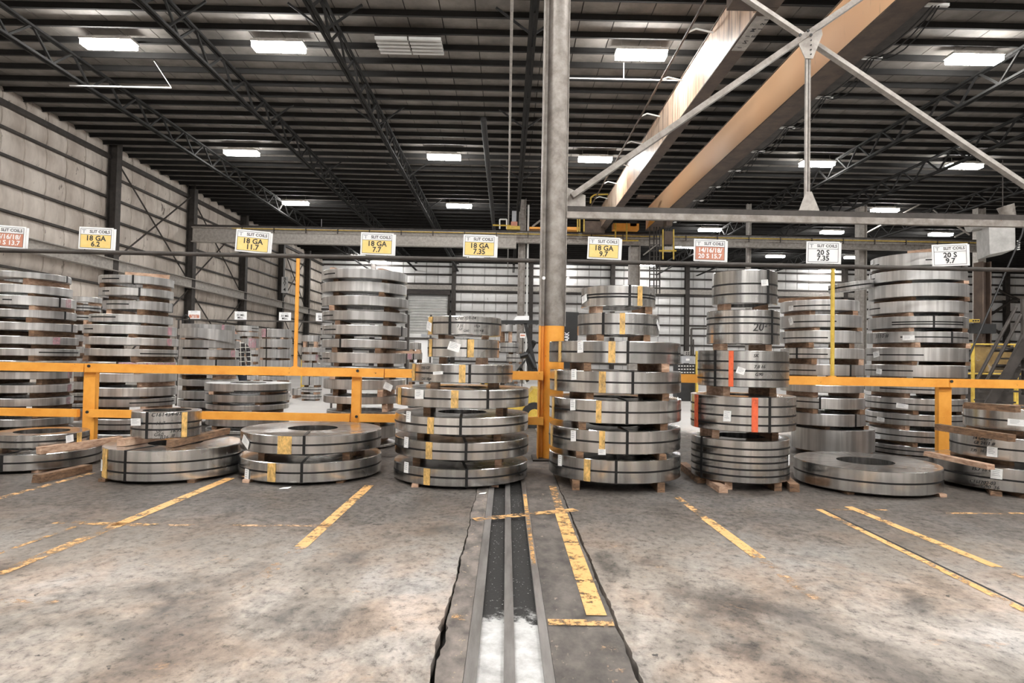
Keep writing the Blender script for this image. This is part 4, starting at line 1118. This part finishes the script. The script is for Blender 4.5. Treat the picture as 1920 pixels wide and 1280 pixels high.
# ================================================================== THINGS BEYOND THE RAIL
# stairs at right
SY = 11.6
t = empty('steel_stair', PY(1860, 735, SY), 'dark steel stair with three sloping rails at the right edge', 'stairs')
def sb(a, b, Ya, r=.03, name='handrail', mat='steel_dark'):
    MB().tube(PY(*a, Ya), PY(*b, Ya), r, 8).build(name, mat, t)
sb((1826, 722), (1905, 576), SY); sb((1846, 722), (1914, 590), SY); sb((1862, 744), (1925, 612), SY)
MB().bar(PY(1868, 764, SY+.4), PY(1935, 640, SY+.4), .04, .16).build('stringer', 'steel_dark', t, sharp=None)
MB().bar(PY(1850, 764, SY-.3), PY(1925, 640, SY-.3), .04, .16).build('stringer', 'steel_dark', t, sharp=None)
for k in range(6):
    q = PY(1858+k*11, 752-k*20, SY); MB().box((q.x+.1, SY+.05, q.z), (.24, .7, .03)).build('tread', 'steel_dark', t, sharp=None)
for yy in (656, 686): sb((1862, yy), (1930, yy+1), SY+.2, .035, 'landing_bar')
sb((1918, 560), (1920, 740), SY, .04, 'newel_post')
t = empty('slung_cable', PY(1850, 560, 12.5), 'taut dark cable rising steeply past the grey heater box', 'cable')
MB().tube(PY(1790, 730, 12.5), PY(1916, 440, 12.5), .018, 6).build('cable', 'black', t)
MB().tube(PY(1916, 440, 12.5), PY(1925, 400, 12.5), .018, 6).build('cable', 'black', t)
# yellow machine guard
GY = 13.0
t = empty('safety_gate', PY(1865, 750, GY), 'yellow framed mesh machine guard behind the stair', 'gate')
for px in (1824, 1903, 1907):
    MB().tube(PY(px, 645, GY), PY(px, 760, GY), .025 if px != 1824 else .035, 8).build('post', 'pale_yellow', t)
for py in (645, 700): MB().tube(PY(1812, py, GY), PY(1935, py+1, GY), .018, 8).build('frame_bar', 'pale_yellow', t)
MB().b2(*PB(1828, 649, 1902, 698, GY+.03, GY+.05)).build('mesh_panel', 'cushion', t, sharp=None)
MB().b2(*PB(1812, 702, 1935, 760, GY+.3, GY+.9)).build('machine_base', 'steel_dark', t, sharp=None)
t = empty('control_cabinet', PY(1845, 640, 13.6), 'black control cabinet with yellow switch box on the brown column', 'cabinet')
MB().b2(*PB(1822, 606, 1868, 625, 13.6, 13.85)).build('cabinet', 'black', t, sharp=None)
MB().b2(*PB(1822, 598, 1837, 604, 13.5, 13.6)).build('switch_box', 'pale_yellow', t, sharp=None)
for k in range(3): MB().b2(*PB(1824+k*4.5, 599.5, 1827+k*4.5, 602.5, 13.49, 13.5)).build('button', 'black', t, sharp=None)
# diagonal braces on right far wall
for a, b in (((1867, 541), (1918, 566)), ((1845, 598), (1905, 558)), ((1843, 600), (1875, 625))):
    MB().tube(PY(*a, YF-.6), PY(*b, YF-.6), .11, 6).build('brace_rod', 'steel_dark', wall_b)

# electrical panel in the gap between the right stacks
EY = 20.0
t = empty('electrical_box', PY(1289, 668, EY), 'grey electrical box with conduits seen between the right front stacks', 'electrical box')
MB().b2(*PB(1278, 667, 1302, 681, EY, EY+.2)).build('box', 'glass', t, sharp=None)
MB().b2(*PB(1284, 658, 1294, 666, EY, EY+.15)).build('meter', 'galv', t, sharp=None)
MB().b2(*PB(1286, 672, 1293, 676, EY-.01, EY)).build('nameplate', 'white', t, sharp=None)
for q in ((1286, 660), (1290, 660), (1286, 663), (1290, 663)): MB().b2(*PB(q[0], q[1], q[0]+2.5, q[1]+2, EY-.01, EY)).build('window', 'black', t, sharp=None)
MB().path([PY(1296, 667, EY+.1), PY(1296, 616, EY+.1), PY(1325, 616, EY+.1)], .03, 6).build('conduit', 'steel_dark', t)
MB().path([PY(1300, 667, EY+.1), PY(1300, 636, EY+.1)], .025, 6).build('conduit', 'steel_dark', t)
MB().b2((PY(1270, 682, EY).x, EY, 0), (PY(1304, 682, EY).x, EY+.5, PY(1290, 682, EY).z)).build('rack', 'black', t, sharp=None)
for i in range(3):
    for j in range(6): MB().b2(*PB(1272+j*5.3, 685+i*6, 1275+j*5.3, 687+i*6, EY-.02, EY)).build('terminal', 'doorwhite', t, sharp=None)
gp = lambda px, py, w2, Yq: ((PY(px, py, Yq).x-w2, Yq, 0), (PY(px, py, Yq).x+w2, Yq+.1, PY(px, py, Yq).z))
tag(MB().b2(*gp(1308, 658, .035, EY-.3)).build('guard_post', 'pale_yellow', None, PZ(1308, 745), sharp=None), 'thin yellow guard post beside the grey electrical box', 'post')
tag(MB().b2(*gp(569, 674, .07, 19.6)).build('guard_post', 'pale_yellow', None, PZ(569, 745), sharp=None), 'short yellow guard post behind the left yellow pole', 'post')
# papers/white crate by the far door
t = empty('wrapped_pallet', PY(770, 690, 22), 'white wrapped goods on a rack left of the lettered stack', 'goods')
MB().b2(*PB(778, 636, 806, 684, 22, 22.8)).build('wrapped_goods', 'white', t, sharp=None)
MB().b2(*PB(764, 625, 800, 634, 22, 22.6)).build('carton', 'doorwhite', t, sharp=None)
MB().b2(*PB(760, 632, 812, 636, 21.9, 22.8)).build('shelf', 'steel_dark', t, sharp=None)
MB().b2(*PB(790, 626, 802, 631, 21.98, 22)).build('nameplate', 'glass', t, sharp=None)
for px in (766, 808): MB().b2((PY(px-1.5, 590, 21.9).x, 21.9, 0), (PY(px+1.5, 590, 21.9).x, 22.0, PY(px, 590, 21.9).z)).build('upright', 'steel_dark', t, sharp=None)

# forklift behind the rail
KY = 11.6
t = empty('forklift', PZ(985, 790), 'black and yellow forklift parked behind the rail left of the column', 'forklift')
def kp(px, py, dy=0): return PY(px, py, KY+dy)
body = MB()
a = [kp(905, 740), kp(960, 738), kp(985, 748), kp(1000, 728), kp(1022, 730), kp(1024, 780), kp(905, 782)]
n = len(a); bb = [p+Vector((0, 1.0, 0)) for p in a]
body.add(a+bb, [tuple(range(n))[::-1], tuple(range(n, 2*n))]+[(i, (i+1) % n, (i+1) % n+n, i+n) for i in range(n)])
body.build('chassis', 'pale_yellow', t, sharp=None)
MB().b2((kp(900, 740).x, KY+.05, .35), (kp(935, 740).x, KY+.95, 1.05)).build('counterweight', 'pale_yellow', t, sharp=None)
for px, r in ((1003, .23), (925, .2)):
    for dy in (-.12, .98):
        c = kp(px, 700); w_ = MB().tube((c.x, KY+dy, r), (c.x, KY+dy+.14, r), r, 24).build('wheel', 'rubber', t)
        MB().tube((c.x, KY+dy-.01, r), (c.x, KY+dy+.15, r), r*.5, 16).build('hub', 'pale_yellow', w_)
for dy in (0, .95):
    MB().bar(kp(985, 606, dy), kp(1006, 700, dy), .06, .06, up=(0, 1, 0)).build('guard_leg', 'black', t, sharp=None)
    MB().bar(kp(908, 606, dy), kp(905, 742, dy), .06, .06, up=(0, 1, 0)).build('guard_leg', 'black', t, sharp=None)
    MB().bar(kp(900, 604, dy), kp(1016, 604, dy), .06, .07).build('guard_roof_bar', 'black', t, sharp=None)
for k in range(8):
    x = kp(905+k*15, 604).x; MB().b2((x-.02, KY, kp(960, 603).z-.01), (x+.02, KY+.95, kp(960, 603).z+.02)).build('guard_slat', 'black', t, sharp=None)
MB().b2(*PB(940, 722, 968, 733, KY+.3, KY+.75)).build('seat', 'black', t, sharp=None)
MB().b2(*PB(938, 685, 946, 724, KY+.3, KY+.75)).build('seat_back', 'black', t, sharp=None)
MB().path([kp(975, 690, .5), kp(990, 715, .5)], .03, 8).build('steering_column', 'black', t)
c = kp(975, 688, .5)
MB().path([c+Vector((.05*math.cos(u)*2, .17*math.sin(u), .13*math.cos(u))) for u in [k*math.pi/6 for k in range(13)]], .014, 6).build('steering_wheel', 'black', t)
MB().path([kp(1002, 640, .2), kp(988, 665, .3), kp(998, 700, .3)], .05, 8).build('hydraulic_hose', 'rubber', t)
MB().path([kp(975, 668, -.02), kp(990, 664, -.02), kp(1003, 690, -.02)], .05, 8).build('fender', 'black', t)
for dy in (.1, .8):
    MB().b2((kp(1040, 700).x, KY+dy, .1), (kp(1052, 700).x, KY+dy+.12, kp(1040, 585).z)).build('mast_rail', 'black', t, sharp=None)
m_ = MB().bar(kp(1066, 720, -.05), kp(1072, 585, -.05), .05, .25, up=(1, 0, 0)); mo = m_.build('mast_shield', 'black', t, sharp=None)
q, f = text2d('CLARK', .088, 'LEFT', .02)
c = kp(1063, 651, -.09)
MB().add([Vector((c.x-b*1.25, c.y-.0, c.z+a)) for a, b in q], f).build('lettering', 'white', mo, sharp=None)
for dy in (.25, .65):
    MB().b2((kp(1052, 700).x, KY+dy, .1), (kp(1052, 700).x+1.0, KY+dy+.1, .14)).build('fork', 'black', t, sharp=None)
tag(MB().add([kp(962, 600, .2), kp(992, 600, .2), kp(992, 592, .2), kp(970, 592, .2)]+[kp(962, 600, .5), kp(992, 600, .5), kp(992, 592, .5), kp(970, 592, .5)],
    [(0, 1, 2, 3), (7, 6, 5, 4), (0, 4, 5, 1), (1, 5, 6, 2), (2, 6, 7, 3), (3, 7, 4, 0)]).build('document_box', 'white', None, kp(977, 600, .3), sharp=None), 'slanted white box lying on the forklift overhead guard', 'box')
tag(MB().b2(*PB(975, 625, 985, 633, 14.5, 14.52)).build('warning_sign', 'white', None, PY(980, 629, 14.5), sharp=None), 'small white and red warning sign seen through the forklift', 'sign')
MB().b2(*PB(976, 627, 984, 630, 14.49, 14.5)).build('red_field', 'signred', bpy.data.objects['warning_sign'], sharp=None)
MB().b2((PY(979, 633, 14.5).x, 14.5, 0), (PY(981, 633, 14.5).x, 14.52, PY(980, 633, 14.5).z)).build('bracket', 'steel_dark', bpy.data.objects['warning_sign'], sharp=None)

# misc small signs on a far pipe
SYm = 15.0
zl = PY(460, 601, SYm).z
t = empty('sign_rail', PY(460, 601, SYm), 'thin far pipe carrying small white signs above the far stacks', 'pipe')
MB().tube((PY(330, 600, SYm).x, SYm, zl), (PY(640, 600, SYm).x, SYm, zl), .018, 6).build('pipe', 'steel_dark', t)
for px in (335, 625):
    x = PY(px, 600, SYm).x; MB().tube((x, SYm, 0), (x, SYm, zl), .025, 6).build('upright', 'steel_dark', t)
def small_sign(px, l1, l2, label, mat='white', ink='ink'):
    x = PY(px, 600, SYm).x; W, Hh = .28, .19
    p = Vector((x, SYm-.02, zl+.02+Hh/2))
    t = MB().b2((x-W/2, SYm-.03, zl+.02), (x+W/2, SYm-.02, zl+.02+Hh)).build('small_sign', 'white', None, p, sharp=None)
    tag(t, label, 'sign')
    if mat != 'white': MB().b2((x-W/2+.02, SYm-.034, zl+.04), (x+W/2-.02, SYm-.031, zl+.12)).build('colour_field', mat, t, sharp=None)
    for s, dz, sz in ((l1, .01, .07), (l2, -.05, .07), ('SLIT COILS', .068, .03)):
        q, f = text2d(s, sz, 'CENTER', .012)
        MB().add([Vector((x+a, SYm-.036, p.z+dz+b)) for a, b in q], f).build('lettering', ink if sz > .05 else 'glass', t, sharp=None)
small_sign(365, '14/16/18', '20 S', 'small red and white sign at left end of the far pipe', 'signred', 'white')
small_sign(452, '30 Mil.', 'Misc.', 'small white sign reading 30 Mil. Misc. above the checked shirt')
small_sign(535, '30 Mil.', 'Misc.', 'small white sign reading 30 Mil. Misc. left of the left yellow pole')
small_sign(604, '30 Mil.', 'Misc.', 'small white sign reading 30 Mil. Misc. half hidden by the 7.7 stack')
# bay sign on the left wall
yb4 = 44.4
p = PY(517, 533, yb4-.5)
p = Vector((XL+.65, yb4-.3, p.z))
bs = MB().box(p, (.44, .03, 1.1)).build('bay_sign', 'white', None, p, sharp=None)
tag(bs, 'tall narrow white sign reading BAY 4 on the left wall column', 'sign')
for s, dz, sz in (('B', .4, .3), ('A', .2, .3), ('Y', 0, .3), ('4', -.34, .36)):
    q, f = text2d(s, sz, 'CENTER', .012)
    MB().add([Vector((p.x+a, p.y-.02, p.z+dz+b)) for a, b in q], f).build('lettering', 'ink', bs, sharp=None)
# strapping tail on the stack (house-shaped)
t0 = TOPS['B3'][0]
mb = MB()
c = PY(346, 595, 11.3)
zt0 = t0[2]+.006
q = [PY(px_, py_, 11.3) for px_, py_ in ((342, 610), (342, 594), (349, 590), (355, 596), (355, 606))]
q[0].z = q[4].z = zt0
mb.path(q, .013, 6)
tag(mb.build('strapping_tail', 'strap', None, c), 'bent black strapping end sticking up beside the second rear stack', 'strap')

# ---- person behind the rear stack, mostly hidden
def skin(name, verts, edges, mats, parent, sub=2, root=0):
    me = bpy.data.meshes.new(name); me.from_pydata([v[0] for v in verts], edges, [])
    o = bpy.data.objects.new(name, me); COL.objects.link(o)
    s = o.modifiers.new('s', 'SKIN'); s.use_smooth_shade = True
    for i, v in enumerate(verts):
        r = v[1]; me.skin_vertices[0].data[i].radius = (r, r) if not isinstance(r, tuple) else r
    me.skin_vertices[0].data[root].use_root = True
    ss = o.modifiers.new('u', 'SUBSURF'); ss.levels = ss.render_levels = sub
    dg = bpy.context.evaluated_depsgraph_get()
    nm = bpy.data.meshes.new_from_object(o.evaluated_get(dg)); bpy.data.objects.remove(o)
    for m in mats: nm.materials.append(M[m])
    o = bpy.data.objects.new(name, nm); COL.objects.link(o)
    if parent: o.parent = parent
    ORG[o.name] = Vector((0, 0, 0))
    return o
pp = PY(449, 690, 12.6)
V = [((0, 0, .95), (.15, .11)), ((0, -.01, 1.12), (.145, .11)), ((0, -.03, 1.30), (.17, .12)), ((0, -.06, 1.42), (.10, .08)), ((-.03, -.10, 1.50), (.055, .055)),
     ((.10, 0, .90), (.10, .10)), ((.12, -.02, .50), (.065, .065)), ((.13, .03, .10), (.045, .045)), ((.14, -.12, .05), (.04, .035)),
     ((-.10, 0, .90), (.10, .10)), ((-.12, -.02, .50), (.065, .065)), ((-.13, .03, .10), (.045, .045)), ((-.14, -.12, .05), (.04, .035)),
     ((.19, -.03, 1.37), (.065, .065)), ((.24, -.04, 1.10), (.045, .045)), ((.20, -.20, .93), (.03, .03)),
     ((-.19, -.03, 1.37), (.065, .065)), ((-.25, -.05, 1.12), (.045, .045)), ((-.20, -.22, .96), (.03, .03))]
E_ = [(0, 1), (1, 2), (2, 3), (3, 4), (0, 5), (5, 6), (6, 7), (7, 8), (0, 9), (9, 10), (10, 11), (11, 12), (3, 13), (13, 14), (14, 15), (3, 16), (16, 17), (17, 18)]
per = skin('person', V, E_, ['plaid', 'jeans', 'rubber', 'skin'], None)
for pl_ in per.data.polygons:
    c = pl_.center
    if c.z < .12: pl_.material_index = 2
    elif c.z < .93 and abs(c.x) < .19 and c.y > -.12: pl_.material_index = 1
    elif c.z > 1.475 and abs(c.x) < .12: pl_.material_index = 3
    pl_.use_smooth = True
per.location = (pp.x, 12.6, .0); per.rotation_euler = (0, R_(-3), R_(20))
tag(per, 'person in a dark checked shirt standing half hidden behind the rear stacks', 'person')
hm_ = MB(); prof = [(0.0, -.12), (.045, -.115), (.062, -.07), (.074, -.02), (.078, .03), (.07, .08), (.045, .115), (0.0, .125)]
hm_.lathe(prof, 20, (0, 0, 0), closed=False)
hv = [Vector((v.x*(1-.08*(v.z < -.05)), v.y*1.22, v.z)) for v in hm_.v]; hm_.v = [v+Vector((-.06, -.13, 1.62)) for v in hv]
hm_.tube((-.06, -.215, 1.63), (-.06, -.245, 1.59), .008, 8, .014)
for s in (-1, 1):
    hm_.tube((-.06+s*.076, -.12, 1.60), (-.06+s*.084, -.115, 1.645), .012, 8)
head = hm_.build('head', 'skin', per)
for s in (-1, 1):
    MB().tube((-.06+s*.03, -.218, 1.635), (-.06+s*.03, -.224, 1.635), .009, 8).build('eye', 'ink', head)
MB().b2((-.085, -.215, 1.558), (-.035, -.209, 1.565)).build('mouth', 'signred', head)
hh_ = MB(); hh_.lathe([(.081, .0), (.084, .04), (.077, .09), (.05, .125), (0, .137)], 20, (0, 0, 0), closed=False)
hh_.v = [Vector((v.x, v.y*1.22+.012*(v.z < .05), v.z-(.04 if v.y > .02 and v.z < .03 else 0)))+Vector((-.06, -.12, 1.62)) for v in hh_.v]
hh_.build('hair', 'hair', per)
for s, wx in ((1, (.20, -.20, .93)), (-1, (-.20, -.22, .96))):
    w0 = Vector(wx); d = Vector((-.03*s, -.07, -.06)).normalized(); sd = Vector((1, 0, 0)); up_ = d.cross(sd).normalized()
    hv = [(w0, .026), (w0+d*.05, (.036, .016)), (w0+d*.085, (.034, .014))]; he = [(0, 1), (1, 2)]
    for k, L in enumerate((.065, .075, .07, .055)):
        b0 = w0+d*.085+sd*(k-1.5)*.02; n0 = len(hv)
        hv += [(b0, .0095), (b0+d*L*.55-up_*.006, .0085), (b0+d*L*.9-up_*.03, .007)]; he += [(2, n0), (n0, n0+1), (n0+1, n0+2)]
    n0 = len(hv); tb = w0+d*.03-sd*s*.03
    hv += [(tb, .012), (tb+d*.04-sd*s*.02, .010), (tb+d*.065-sd*s*.018, .008)]; he += [(1, n0), (n0, n0+1), (n0+1, n0+2)]
    skin('hand', hv, he, ['skin'], per, 1)
